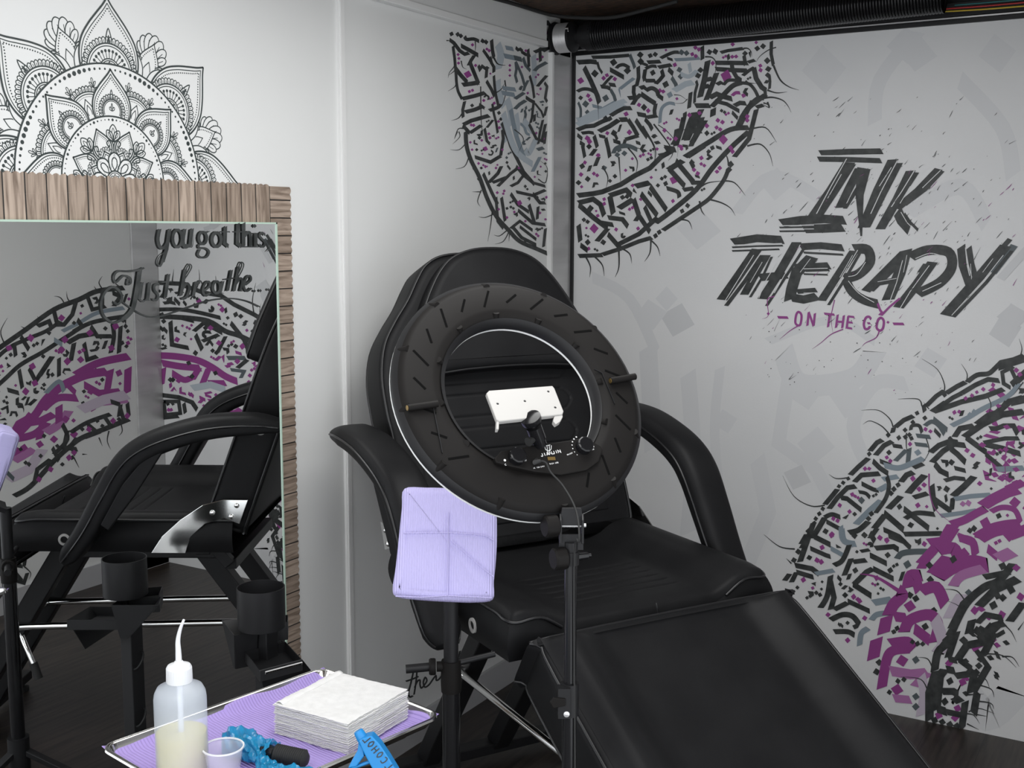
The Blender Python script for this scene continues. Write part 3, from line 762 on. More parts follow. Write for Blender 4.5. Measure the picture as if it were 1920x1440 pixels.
    MB().bar(pz(z1-.028)-side*.02, pz(z1-.028)+side*.02, .026, .004, up=fr).build('yoke_base', M['black'], rt, **W_)
    MB().tube([pz(z1)-side*.028, pz(z1)+side*.024], .0035, 12).build('pivot_bolt', M['screw'], rt, smooth=50, **W_)
    MB().bar(Q+V((0, 0, .012)), pz(z1), .022, .006, up=fr).build('tilt_tongue', M['black'], rt, **W_)
    def knob(c, d, nm='knob'):
        N = 32; x = d.cross(V((0, 0, 1))).normalized(); y = d.cross(x); vs = []
        for (r, h) in ((.006, 0), (.0165, .002), (.0185, .004), (.0185, .022), (.016, .025), (.0001, .025)):
            for j in range(N):
                q_ = r*(1 if j % 4 else .95); a = 2*PI*j/N; vs.append(c+d*h+(x*math.cos(a)+y*math.sin(a))*q_)
        return MB().add(vs, [(i*N+j, i*N+(j+1) % N, (i+1)*N+(j+1) % N, (i+1)*N+j) for i in range(5) for j in range(N)]).build(nm, M['blackm'], rt, smooth=35, **W_)
    kd = (-side*.93+fr*.38).normalized()
    knob(pz(z1)-side*.022, kd)
    knob(pz(z2)+kd*.008, kd)
    MB().tube([pz(z2)-kd*.006, pz(z2)-kd*.030], [.008, .006], 12).tube([pz(z2)-kd*.030, pz(z2)-kd*.036], .0035, 10).build('clamp_bolt', M['blackg'], rt, smooth=40, **W_)
    MB().tube([pz(z2-.012), pz(z2+.010)], .0135, 20).build('top_collar', M['black'], rt, smooth=40, **W_)
    MB().tube([pz(z2+.0), pz(z1-.028)], .011, 18).build('pole_head', M['black'], rt, smooth=40, **W_)
    MB().tube([pz(z3+.02), pz(z2)], .0105, 20).build('pole', M['blackg'], rt, smooth=40, **W_)
    MB().tube([pz(.12), pz(z3)], .0125, 20).build('pole', M['blackg'], rt, smooth=40, **W_)
    MB().tube([pz(z3-.028), pz(z3+.028)], .0155, 20).box(pz(z3)-side*.010+fr*.012, (.02, .02, .052), Matrix((side, fr, V((0, 0, 1)))).transposed()).build('clamp_collar', M['black'], rt, smooth=40, **W_)
    MB().prism([(0, -.006), (-.020, -.010), (-.026, 0), (-.020, .008), (0, .006)], lambda x, y, h: pz(z3+.004)+side*(x-.008)+V((0, 0, 1))*y+fr*(.020+h), 0, .006).build('wing_lever', M['blackm'], rt, bevel=.001, **W_)
    MB().lathe(pz(z3-.018)-side*.006+fr*.021, fr, [(0, .003), (.005, .002), (.0055, 0)], 12).build('screw', M['screw'], rt, smooth=50, **W_)
    MB().tube([pz(.10), pz(.20)], .020, 20).build('tripod_hub', M['black'], rt, smooth=40, **W_)
    for k_ in range(3):
        a = 2*PI*k_/3+2.62; d = V((math.cos(a), math.sin(a), 0))
        lg = MB().tube([pz(.17)+d*.02, pz(.012)+d*.27], .0085, 12).build('leg', M['black'], rt, smooth=40, **W_)
        MB().tube([pz(.026)+d*.252, pz(.012)+d*.285], .0118, 12).build('rubber_foot', M['rub'], lg, smooth=40, **W_)
    return rt
make_ring()
# ------------------------------------------------------------------ arm-rest pad on its stand, wrapped in lavender paper
def make_pad():
    V = Vector; px0, py0 = .69, -1.775
    st = thing('arm_rest_stand', 'black adjustable arm-rest stand with its pad wrapped in lavender paper', 'arm rest', loc=(px0, py0, 0))
    W_ = dict(world=True)
    P = lambda z: V((px0, py0, z))
    side = V((RT.x, RT.y, 0)).normalized(); fr = V((-fw.x, -fw.y, 0)).normalized(); Z = V((0, 0, 1))
    # pad: local frame; its broad face looks at the camera, a little downward, and leans
    base = V((.714, -1.826, .905))
    n = (fr*.93 + Z*.36 + side*.02).normalized(); x = (side - n*side.dot(n)).normalized(); y = n.cross(x)
    if y.z < 0: y = -y
    c = base
    def PP(px, py, h=0):
        p = on(n, n.dot(c)+h, px, py)-c; return (p.dot(x), p.dot(y))
    outp = [(757, 914), (800, 912), (850, 914), (900, 918), (928, 950), (932, 1000), (930, 1050), (926, 1090), (924, 1122), (890, 1128), (840, 1127), (790, 1124), (744, 1118), (735, 1104), (741, 1060), (747, 1000), (752, 950)]
    pl = [PP(*p) for p in outp]
    q = [(p.x, p.y) for p in catmull([(a, b, 0) for a, b in pl], 4, True)]
    lx = lambda a, b, h: c+x*a+y*b+n*h
    rot = Matrix((x, y, n)).transposed().to_4x4(); rot.translation = c
    def TT(a, b, h):
        w = .004*math.sin(a*26+b*9)*math.sin(b*21)
        return V((a, b, h+w))
    mb = MB(); slab(mb, q, TT, -.055, 0, .016, seg=6)
    # front sheet slightly domed, with the overlap creases
    X0, X1 = min(a for a, b in q), max(a for a, b in q); Y0, Y1 = min(b for a, b in q), max(b for a, b in q)
    o = mb.build('paper_wrapped_pad', M['lav'], None, smooth=60, label='pad wrapped in ribbed lavender paper')
    o.parent = st; o.matrix_basis = st.matrix_basis.inverted() @ rot
    # overlap seams of the paper
    cm = MB()
    def seam(pts):
        cm.tube([V((*PP(*p), .0035)) for p in pts], .0011, 6)
    for pts in ([(841, 962), (840, 1040), (839, 1118)], [(756, 1000), (800, 999), (840, 999), (880, 1001), (912, 1005), (926, 1014)], [(846, 1014), (870, 1035), (900, 1062), (926, 1082)], [(742, 1118), (790, 1120), (840, 1117), (880, 1119), (922, 1121)]):
        cm2 = MB().tube([V((*PP(*p), .0028)) for p in pts], .0013, 6)
        f = cm2.build('paper_fold', M['lav'], o, smooth=60)
    # pole, collars, clamp
    zt = .80; r1 = .0125; r2 = .0165
    MB().tube([P(.63), P(zt)], .0145, 22).build('pole', M['black'], st, smooth=40, **W_)
    MB().tube([P(.12), P(.64)], .0175, 22).build('pole', M['blackg'], st, smooth=40, **W_)
    def zat(px, py):
        r = ray(px, py); s = ((px0-CAM.x)*r.x+(py0-CAM.y)*r.y)/(r.x**2+r.y**2); return CAM.z+r.z*s
    za, zb = zat(845, 1238), zat(845, 1296)
    MB().tube([P(zb), P(zb+.022), P(za)], [.0195, .0205, .0190], 24).build('pole_collar', M['blackm'], st, smooth=40, **W_)
    kd = (-side*.97+fr*.1).normalized(); zk = zat(800, 1250)
    MB().tube([P(zk)+kd*.012, P(zk)+kd*.028], .010, 16).build('clamp_block', M['blackm'], st, smooth=40, **W_)
    MB().lathe(P(zk)+kd*.030, kd, [(0, 0), (.0155, 0), (.0165, .003), (.0165, .010), (.0145, .013), (0, .013)], 18).build('clamp_nut', M['blackm'], st, smooth=30, **W_)
    MB().tube([P(zk)+kd*.040, P(zk-.003)+kd*.088], .0085, 16).build('handle_bar', M['black'], st, smooth=40, **W_)
    MB().tube([P(zk+.006)-kd*.012, P(zk+.014)-kd*.085+fr*-.02], .006, 12).build('side_bar', M['black'], st, smooth=40, **W_)
    # pad carrier
    MB().bar(P(.80), V((.714, -1.826, .83)), .05, .012, up=fr).build('pad_bracket', M['black'], st, **W_)
    MB().tube([P(.09), P(.19)], .027, 20).build('tripod_hub', M['black'], st, smooth=40, **W_)
    for k in range(3):
        a = 2*PI*k/3+.55; d = V((math.cos(a), math.sin(a), 0))
        lg = MB().bar(P(.15)+d*.02, P(.014)+d*.30, .024, .014).build('leg', M['black'], st, bevel=.002, **W_)
        MB().tube([P(.022)+d*.285, P(.012)+d*.315], .013, 12).build('rubber_foot', M['rub'], lg, smooth=40, **W_)
make_pad()
# ------------------------------------------------------------------ supply caddy
def make_caddy():
    V = Vector; c = V((.223, -1.803, 0))
    th = YAW*1.0
    side = V((RT.x, RT.y, 0)).normalized(); fr = V((-fw.x, -fw.y, 0)).normalized()
    mw = Matrix.Translation(c) @ Matrix((( 1, 0, 0, 0), (0, 1, 0, 0), (0, 0, 1, 0), (0, 0, 0, 1)))
    cd_ = thing('supply_caddy', 'black metal caddy post with a round cup and small trays, by the mirror', 'caddy', mw=mw)
    # local frame: X toward the room (+x), Y along the wall; post behind the cup
    zt = .748
    MB().lathe((0, 0, 0), (0, 0, 1), [(0, zt-.088), (.050, zt-.088), (.0505, zt-.086), (.0505, zt), (.0485, zt), (.0485, zt-.083), (0, zt-.083)], 40).build('cup', M['black'], cd_, smooth=40)
    # post (square tube) from the floor
    q = V((.000, .012))
    MB().bar((.0, .012, .0), (.0, .012, zt-.088), .036, .036, up=(1, 0, 0)).build('post', M['black'], cd_, bevel=.002)
    MB().box((0, .012, .006), (.26, .26, .012)).build('base_plate', M['black'], cd_, bevel=.002)
    # trays: open boxes of thin plate, given by their corners
    def w2(p): return V(p)-c
    def plates(nm, qs, parent=cd_, t=.0016, **k):
        mb = MB()
        for q in qs:
            q = [w2(p) for p in q]; n = (q[1]-q[0]).cross(q[2]-q[0]).normalized()*t
            mb.add(q+[k_+n for k_ in q], [(3, 2, 1, 0), (4, 5, 6, 7)]+[(i, (i+1) % 4, 4+(i+1) % 4, 4+i) for i in range(4)])
        return mb.build(nm, M['black'], parent, **k)
    Z = V((0, 0, 1))
    def openbox(nm, corners, floor, lips):
        # corners: rim points in order; floor: matching points of the bottom
        n = len(corners); qs = [[floor[i], floor[(i+1) % n], corners[(i+1) % n], corners[i]] for i in range(n) if lips[i]]
        return plates(nm, qs+[floor])
    zt_, zf = .612, .590
    a, b, e, d = onz(459, 1222, zt_), onz(535, 1203, zt_), onz(567, 1237, zt_), onz(487, 1258, zt_)
    openbox('tray', [a, b, e, d], [p-Z*.022 for p in (a, b, e, d)], (1, 1, 1, 1))
    f1, f2 = onz(498, 1312, .535), onz(592, 1268, .548)
    plates('apron', [[d, e, f2, f1]])
    sf = (e-d).normalized(); dn = ((f1+f2)/2-(d+e)/2).normalized(); nn = dn.cross(sf)
    if nn.dot(CAM-d) < 0: nn = -nn
    upv = nn.cross(sf)
    if upv.z < 0: upv = -upv
    m = w2((d+e)/2+dn*.012+nn*.003); Lp = (e-d).length*.86
    R = Matrix((sf, upv, nn)).transposed()
    npl = MB().box(m, (Lp, .015, .003), R).build('name_plate', M['blackg'], cd_, bevel=.0006, label='dark name plate with a bright rim and gold letters')
    for a_, b_, w_, h_ in ((0, .0078, Lp, .0010), (0, -.0078, Lp, .0010), (-Lp/2, 0, .0010, .0160), (Lp/2, 0, .0010, .0160)):
        MB().box(m+R@V((a_, b_, .0008)), (w_, h_, .0030), R).build('plate_rim', M['steel'], npl)
    p_ = Paint(lambda x, y, h: m+R@V((x, y, h)), .0017)
    p_.diamond(0, 0, .0042, 'gold'); p_.diamond(0, 0, .0022, 'blackg')
    for s0 in (-.034, .009):
        for k in range(5):
            x0 = s0+k*.0052
            p_.ribbon([(x0, -.0026), (x0+.001, .003), (x0+.003, .0025), (x0+.0035, -.0026)] if k else [(x0+.003, .004), (x0-.001, .002), (x0+.001, -.002), (x0+.004, -.003)], .0007, 'gold')
    p_.build('plate_lettering', npl)
    # mounting box behind the cup, and the deep wedge holder on the left
    g1, g2 = onz(478, 1172, .655), onz(538, 1166, .655)
    g3 = g2+V((-.03, .035, 0)); g4 = g1+V((-.03, .035, 0))
    openbox('mount_box', [g1, g2, g3, g4], [p-Z*.040 for p in (g1, g2, g3, g4)], (1, 1, 1, 1))
    h1, h2, h3, h4 = onz(417, 1163, .655), onz(440, 1191, .655), onz(482, 1182, .655), onz(468, 1158, .655)
    k1, k2 = onz(442, 1254, .575), onz(480, 1246, .575)
    openbox('wedge_holder', [h1, h2, h3, h4], [k1+(h1-h2)*.15, k1, k2, k2+(h4-h3)*.15], (1, 1, 1, 1))
    for z in (.36, .50):
        pts = [V((-.019-.012*math.sin(a), .012+.012*math.cos(a)*1.0-.0, z+.018*math.cos(a))) for a in [i*PI/8 for i in range(17)]]
        MB().tube(pts, .0028, 8).build('cord_hook', M['black'], cd_, smooth=50)
make_caddy()
# ------------------------------------------------------------------ instrument tray and what is on it
TZ = .66
tL, tB, tR = onz(210, 1415, TZ), onz(605, 1250, TZ), onz(832, 1340, TZ)
tx = (tR-tB); tlx = tx.length; tx.normalize(); ty = Vector((-tx.y, tx.x, 0)) * -1     # ty: from back toward the camera
tly = (tL-tB).dot(ty)
T0 = (tB+tR)/2+ty*(tly/2)
def TP(a, b, z=0): return T0+tx*a+ty*b+Vector((0, 0, z))       # tray frame, z from the rim plane
tray_mw = Matrix.Translation(Vector((T0.x, T0.y, 0))) @ Matrix(((tx.x, -ty.x, 0, 0), (tx.y, -ty.y, 0, 0), (0, 0, 1, 0), (0, 0, 0, 1)))
def LT(px, py, z):                         # pixel -> tray-local coordinates on height z (world)
    p = onz(px, py, z)-T0; return Vector((p.dot(tx), -p.dot(ty), z))
def make_tray():
    st = thing('instrument_stand', 'stainless instrument tray on a stand, lined with violet paper', 'tray stand', mw=tray_mw)
    hx, hy = tlx/2, tly/2; rc = .03
    def rr(d, r, n=6):
        out = []
        for cx, cy, a0 in ((hx-r, hy-r, 0), (-hx+r, hy-r, PI/2), (-hx+r, -hy+r, PI), (hx-r, -hy+r, 1.5*PI)):
            for i in range(n+1):
                a = a0+PI/2*i/n; out.append((cx+(r+d)*math.cos(a), cy+(r+d)*math.sin(a)))
        return out
    prof = [(-.026, TZ-.020), (-.018, TZ-.019), (-.012, TZ-.012), (-.008, TZ-.001), (-.004, TZ+.0015), (0, TZ+.0005), (.001, TZ-.003), (-.001, TZ-.005), (-.006, TZ-.004), (-.011, TZ-.014), (-.018, TZ-.0215), (-.026, TZ-.022)]
    vs = []; fs = []; n = None
    for d, z in prof:
        o = rr(d, rc); n = len(o); vs += [Vector((a, b, z)) for a, b in o]
    for k in range(len(prof)-1): fs += [(k*n+i, k*n+(i+1) % n, (k+1)*n+(i+1) % n, (k+1)*n+i) for i in range(n)]
    fs += [tuple(range(n)), tuple((len(prof)-1)*n+i for i in range(n))]
    MB().add(vs, fs).build('tray', M['stain'], st, smooth=50)
    fr = MB()
    fr.tube([(-hx+.04, -hy+.05, TZ-.030), (hx-.04, -hy+.05, TZ-.030), (hx-.04, hy-.06, TZ-.030), (-hx+.04, hy-.06, TZ-.030), (-hx+.04, -hy+.05, TZ-.030)], .006, 10)
    fr.tube([(-hx+.04, -hy+.02, TZ-.030), (-hx+.04, -hy+.02, TZ-.030)], .006, 8) if False else None
    fr.build('tray_frame', M['chrome'], st, smooth=50)
    MB().tube([(-hx+.04, -.02, .04), (-hx+.04, -.02, TZ-.028)], .011, 16).build('post', M['chrome'], st, smooth=50)
    MB().tube([(-hx+.04, -.02, .30), (-hx+.04, -.02, .34)], .018, 16).build('post_collar', M['blackm'], st, smooth=40)
    MB().bar((-hx+.02, -.22, .03), (-hx+.02, .20, .03), .04, .03).bar((-hx+.02, -.02, .03), (hx+.02, -.02, .03), .04, .03).build('base', M['black'], st, bevel=.003)
    return st, hx, hy, rr
tst, hx, hy, rrect = make_tray()
def paper_sheet():
    # a crumpled sheet lining the tray: climbs the rim, pokes out at the back and right corners
    def fn(u, v):
        a = -hx+.004+(2*hx-.008)*u; b = hy-.004-(2*hy-.008)*v
        da, db = hx-abs(a), hy-abs(b); d = min(da, db)
        z = TZ-.0185+.0015*math.sin(a*60)*math.sin(b*33)
        if d < .026:
            t = 1-d/.026; z += .020*t**1.6 + .002*math.sin(40*(a+b))*t
        cr = math.hypot(min(da, .03)-.03, min(db, .03)-.03)
        if da < .022 and db < .022: z += .004*(1-max(da, db)/.022)
        k = 1
        if a > 0 and b > 0: k = 1
        return Vector((a*(1 - .02*(v < .5)), b, z+.0006))
    mb = MB().grid(fn, 70, 90)
    o = mb.build('paper_liner', M['lav2'], None, smooth=80, label='violet ribbed paper sheet lining the instrument tray, under the towels', cat='paper sheet')
    o.matrix_basis = tray_mw
    s = o.modifiers.new('thickness', 'SOLIDIFY'); s.thickness = .0006; s.offset = 1
    return o
liner = paper_sheet()
def fold_tab(pts, name='paper_liner'):
    pass
# folded-up corner tabs of the liner
tb = MB()
ZB = TZ-.017
# --- paper towels: a stack of folded sheets
def towels():
    b0, b1, b2 = LT(522, 1372, ZB), LT(653, 1417, ZB), LT(765, 1348, ZB)
    u = (b2-b1); v = (b0-b1)
    wu, wv = u.length, v.length; u.normalize(); v = Vector((-u.y, u.x, 0))
    if (b0-b1).dot(v) < 0: v = -v
    wv = (b0-b1).dot(v)
    c = (b1+b2)/2 + v*wv/2
    N = 26; t = .0021
    cw = tray_mw @ c
    ang = math.atan2((tray_mw.to_3x3() @ u).y, (tray_mw.to_3x3() @ u).x)
    def sheet(seed, last=False):
        rnd = random.Random(seed); e = [rnd.uniform(-.0011, .0011) for _ in range(64)]
        nx = 26; mb = MB()
        def edge(i, q): return e[(i*7+q*13) % 64]
        def fn(side):
            def f(a, b):
                i, j = round(a*nx), round(b*nx)
                x = (a-.5)*wu; y = (b-.5)*wv
                if i in (0, nx): x += edge(j, 1)
                if j in (0, nx): y += edge(i, 2)
                d = min(a, 1-a, b, 1-b)
                w = .0006*math.sin(x*55+seed)*math.sin(y*47+seed*.7)
                z = (t*.5*.95*(1-.55*max(0, 1-d/.04)**2))*side+w
                return Vector((x, y, z))
            return f
        mb.grid(fn(1), nx, nx); n0 = len(mb.v); mb.grid(fn(-1), nx, nx)
        per = [(i, 0) for i in range(nx)]+[(nx, j) for j in range(nx)]+[(i, nx) for i in range(nx, 0, -1)]+[(0, j) for j in range(nx, 0, -1)]
        idx = [i*(nx+1)+j for i, j in per]
        mb.f += [(idx[k], idx[(k+1) % len(idx)], n0+idx[(k+1) % len(idx)], n0+idx[k]) for k in range(len(idx))]; mb.m += [0]*len(idx)
        return mb
    variants = [sheet(s).build('paper_towel', M['paper'], None, smooth=60) for s in range(4)]
    rnd = random.Random(3)
    for k in range(N):
        o = variants[k] if k < 4 else variants[rnd.randrange(4)].copy()
        if k >= 4: COL.objects.link(o)
        o.location = (cw.x+rnd.uniform(-.0012, .0012), cw.y+rnd.uniform(-.0012, .0012), ZB+t/2+k*t+.0008)
        o.rotation_euler = (0, 0, ang+rnd.uniform(-.008, .008)+(PI if k % 2 else 0))
        if k == N-1: tag(o, 'topmost white paper towel of the stack on the violet paper', 'paper towel', 'stack of folded paper towels')
        elif k == 0: tag(o, 'bottom white paper towel of the stack, lying on the violet paper', 'paper towel', 'stack of folded paper towels')
        else: tag(o, 'folded white paper towel between the top and bottom ones of the stack', 'paper towel', 'stack of folded paper towels')
    # the half-unfolded edge of the top sheet
    top = MB()
    z = ZB+N*t+.0012
    Rz = Matrix.Rotation(ang, 4, 'Z'); Rz.translation = Vector((cw.x, cw.y, 0))
    def f(a, b):
        x = wu*.5-.004-.020*a; y = (b-.5)*wv*.98
        return Vector((x, y, z+.0045*math.sin(PI*min(1, a*1.05))**.7*(.75+.25*math.sin(b*4+1))))
    top.grid(f, 8, 30)
    # back long edge: towards the wall
    def g(a, b):
        y = wv*.5-.003-.016*a; x = (b-.5)*wu*.97
        return Vector((x, y, z+.004*math.sin(PI*min(1, a*1.05))**.7*(.7+.3*math.sin(b*5+2))))
    o = MB().grid(g, 8, 30).build('paper_towel', M['paper'], None, smooth=70, label='white paper towel edge curled up along the back of the stack', cat='paper towel', group='stack of folded paper towels')
    o.matrix_basis = Rz
    s = o.modifiers.new('thickness', 'SOLIDIFY'); s.thickness = .0012; s.offset = -1
towels()
# --- squeeze bottle
def bottle():
    c = tray_mw @ LT(343, 1452, ZB)
    r = .0405
    k = .982
    b = thing('squeeze_bottle', 'translucent squeeze bottle half full of pale yellow liquid, with a bent spout', 'bottle', loc=(c.x, c.y, ZB+.0012))
    def zpx(py):
        rr_ = ray(343, py); s = ((c.x-CAM.x)*rr_.x+(c.y-CAM.y)*rr_.y)/(rr_.x**2+rr_.y**2); return CAM.z+rr_.z*s-ZB
    hs, hn_, hc, hl = zpx(1300), zpx(1277), zpx(1250), zpx(1372)
    body = [(.001, 0), (r-.004, 0), (r, .005), (r, hs-.008), (r*.97, hs+.001), (r*.86, hs+.010), (r*.62, hn_-.006), (r*.44, hn_), (.0165, hn_+.002), (.0165, hn_+.006)]
    MB().lathe((0, 0, 0), (0, 0, 1), body, 48).build('bottle_body', M['hdpe'], b, smooth=50)
    MB().lathe((0, 0, 0), (0, 0, 1), [(0, .002), (r-.004, .002), (r-.0015, .006), (r-.0015, hl), (0, hl)], 48).build('liquid', M['liq'], b, smooth=50, label='pale yellow liquid')
    MB().tube([(0, 0, .012), (0, 0, hn_)], .0045, 14).build('dip_tube', M['cap'], b, smooth=50)
    N = 60; vs = []
    zc0 = hn_-.001; zc1 = hc+.002
    for (rr_, z) in ((.0195, zc0), (.0200, zc0+.002), (.0195, zc1-.004), (.0175, zc1), (.008, zc1+.004), (.0055, zc1+.008)):
        for j in range(N):
            q = rr_*(1+(.018 if (j % 2 and rr_ > .018) else 0)); a = 2*PI*j/N; vs.append((q*math.cos(a), q*math.sin(a), z))
    MB().add(vs, [(i*N+j, i*N+(j+1) % N, (i+1)*N+(j+1) % N, (i+1)*N+j) for i in range(5) for j in range(N)]).build('cap', M['cap'], b, smooth=25, label='ribbed natural plastic cap')
    side = Vector((RT.x, RT.y, 0)).normalized()
    pts = [Vector((0, 0, zc1)), Vector((0, 0, zc1+.022)), side*.000+Vector((0, 0, zc1+.040)), side*.004+Vector((0, 0, zc1+.058)), side*.0105+Vector((0, 0, zc1+.074))]
    MB().tube(catmull(pts, 6), [.0052-.0034*(i/24)**1.1 for i in range(25)], 14).build('spout', M['cap'], b, smooth=60, label='bent tapering spout')
bottle()
# --- clear cup
def cup():
    c = tray_mw @ LT(420, 1452, ZB+.0)
    b = thing('plastic_cup', 'small clear plastic cup with ribbed sides, beside the squeeze bottle', 'cup', loc=(c.x, c.y, ZB+.0015))
    h = .045; r0, r1 = .024, .0305
    prof = [(0, 0), (r0, 0)]
    for i in range(7):
        z = .004+i*.0052; rr_ = r0+(r1-r0)*z/h; prof += [(rr_, z), (rr_+.0011, z+.0026)]
    prof += [(r1, h-.003), (r1+.0022, h-.002), (r1+.0022, h), (r1, h)]
    MB().lathe((0, 0, 0), (0, 0, 1), prof, 48).build('cup_wall', M['clear'], b, smooth=40)
    MB().lathe((0, 0, 0), (0, 0, 1), [(r1, h-.0012), (r1+.0024, h-.0012), (r1+.0024, h+.0008), (r1, h+.0008), (r1, h-.0012)], 48).build('rolled_rim', M['cap'], b, smooth=40)
cup()
# --- tattoo machine wrapped in blue film
def machine():
    V = Vector
    a = tray_mw @ LT(440, 1392, ZB+.022); g0 = tray_mw @ LT(516, 1412, ZB+.024); g1 = tray_mw @ LT(572, 1424, ZB+.020); e = tray_mw @ LT(600, 1475, ZB+.02)
    t = thing('tattoo_machine', 'tattoo machine with a black ribbed grip, wrapped in crumpled blue film', 'tattoo machine', loc=(a.x, a.y, ZB))
    W_ = dict(world=True)
    d = (g1-g0).normalized(); L = (g1-g0).length
    prof = [(0, -.002), (.012, 0)]
    n = 15
    for i in range(n): prof += [(.0142, (i+.2)*L/n), (.0155, (i+.5)*L/n), (.0142, (i+.8)*L/n)]
    prof += [(.013, L), (.009, L+.004), (0, L+.004)]
    MB().lathe(g0, d, prof, 28).build('ribbed_grip', M['rub'], t, smooth=50, label='black ribbed grip', **W_)
    MB().tube([a, (a+g0)/2, g0], [.013, .013, .010], 16).build('machine_body', M['blackg'], t, smooth=40, **W_)
    rnd = random.Random(11)
    def film(path, rad, seed, nm='film_wrap'):
        rnd = random.Random(seed); P = catmull(path, 10); m = len(P); N = 30; vs = []; x = None
        for i, p in enumerate(P):
            tt = (P[min(i+1, m-1)]-P[max(i-1, 0)]).normalized()
            x = tt.cross(V((0, 0, 1))).normalized() if x is None else (x-tt*x.dot(tt)).normalized(); y = tt.cross(x)
            f = i/(m-1)*(len(rad)-1); k = min(int(f), len(rad)-2); r = rad[k]+(rad[k+1]-rad[k])*(f-k)
            for j in range(N):
                an = 2*PI*j/N
                q = r*(1+.16*math.sin(3*an+i*.45+seed)+.12*math.sin(7*an-i*.8)+rnd.uniform(-.07, .07))
                w = p+(x*math.cos(an)+y*math.sin(an))*q
                w.z = max(w.z, ZB+.002); vs.append(w)
        fs = [(i*N+j, i*N+(j+1) % N, (i+1)*N+(j+1) % N, (i+1)*N+j) for i in range(m-1) for j in range(N)]
        return MB().add(vs, fs).build(nm, M['bag'], t, label='crumpled translucent blue film', **W_)
    k0 = tray_mw @ LT(432, 1386, ZB+.018)
    film([k0, a, tray_mw @ LT(470, 1398, ZB+.026), tray_mw @ LT(500, 1412, ZB+.018), tray_mw @ LT(512, 1416, ZB+.018)], [.006, .024, .022, .017, .022], 1)
    film([tray_mw @ LT(490, 1425, ZB+.014), tray_mw @ LT(508, 1446, ZB+.014), tray_mw @ LT(545, 1462, ZB+.016), e], [.010, .014, .020, .024], 5)
machine()
# --- blue trigger sprayer hooked over the tray's front rim
def sprayer():
    V = Vector
    zr = TZ+.045
    side = V((RT.x, RT.y, 0)).normalized(); fr = V((-fw.x, -fw.y, 0)).normalized(); Z = V((0, 0, 1))
    c = onz(704, 1412, zr)
    # the head's plane faces the camera: build in that upright plane
    s = thing('spray_bottle', 'blue trigger spray bottle marked in black pen, hooked over the front rim of the tray', 'spray bottle', loc=(c.x, c.y, TZ-.17))
    W_ = dict(world=True)
    nrm = (-fw)
    def PX(px, py, h=0): return on(nrm, nrm.dot(c)+h, px, py)
    def solid(pts, nm, t, m, par=s, h0=0, bev=.002, **k):
        return MB().prism(list(range(len(pts))), None, 0, 0) if False else build_px(pts, nm, t, m, par, h0, bev, **k)
    def build_px(pts, nm, t, m, par, h0, bev, **k):
        f = [PX(*p, h0+t/2) for p in pts]; b = [PX(*p, h0+t/2)-nrm*t for p in pts]; n = len(pts)
        return MB().add(f+b, [tuple(range(n)), tuple(range(n, 2*n))[::-1]]+[(i, (i+1) % n, n+(i+1) % n, n+i) for i in range(n)]).build(nm, m, par, bevel=bev, bseg=3, **W_, **k)
    hd = solid([(672, 1390), (680, 1384), (697, 1380), (712, 1396), (728, 1420), (745, 1448), (752, 1470), (715, 1470), (706, 1446), (698, 1442), (690, 1428), (678, 1404)], 'trigger_head', .026, M['blue'])
    nz0, nz1 = PX(671, 1370), PX(684, 1392)
    MB().tube([nz0, nz0+(nz1-nz0)*.15, nz1], [.0065, .0078, .0092], 20).build('nozzle', M['blue'], s, smooth=40, **W_)
    solid([(672, 1394), (681, 1402), (683, 1418), (668, 1438), (652, 1441), (661, 1424), (670, 1408)], 'trigger', .014, M['blue'])
    MB().tube([PX(657, 1441), PX(694, 1428)], .0028, 10).build('push_rod', M['blue'], s, smooth=50, **W_)
    nb = PX(733, 1470)
    MB().tube([nb+Z*.006, nb-Z*.022], .016, 24).build('collar', M['blue'], s, smooth=40, **W_)
    MB().lathe(nb-Z*.02, -Z, [(.013, 0), (.018, .006), (.030, .022), (.032, .03), (.032, .118), (.029, .122), (0, .122)], 32).build('bottle_body', M['hdpe'], s, smooth=50, **W_)
    # handwriting on the head: ALCOHOL
    o0 = PX(745, 1446, .0135); o1 = PX(687, 1376, .0135); u = (o1-o0).normalized(); v = nrm.cross(u)
    if v.dot(RT) < 0: v = -v
    L = (o1-o0).length
    pt = Paint(lambda x, y, h: o0+u*x+v*y+nrm*h, .0002)
    G = {'A': [[(0, 0), (.45, 1), (.9, 0)], [(.15, .4), (.75, .35)]], 'L': [[(.1, 1), (.1, 0), (.8, 0)]], 'C': [[(.8, .85), (.3, .95), (.1, .5), (.3, .05), (.85, .1)]],
         'O': [[(.45, 0), (.1, .5), (.45, 1), (.8, .5), (.45, 0)]], 'H': [[(.1, 0), (.1, 1)], [(.8, 0), (.8, 1)], [(.1, .5), (.8, .5)]]}
    for i, chh in enumerate('ALCOHOL'):
        for st in G[chh]:
            pt.ribbon([(L*(i+.1+x*.75)/7, (y-.92)*.0115+.000) for x, y in st], .0016, 'ink', smooth=chh in 'CO')
    pt.build('handwriting', hd, world=True)
sprayer()
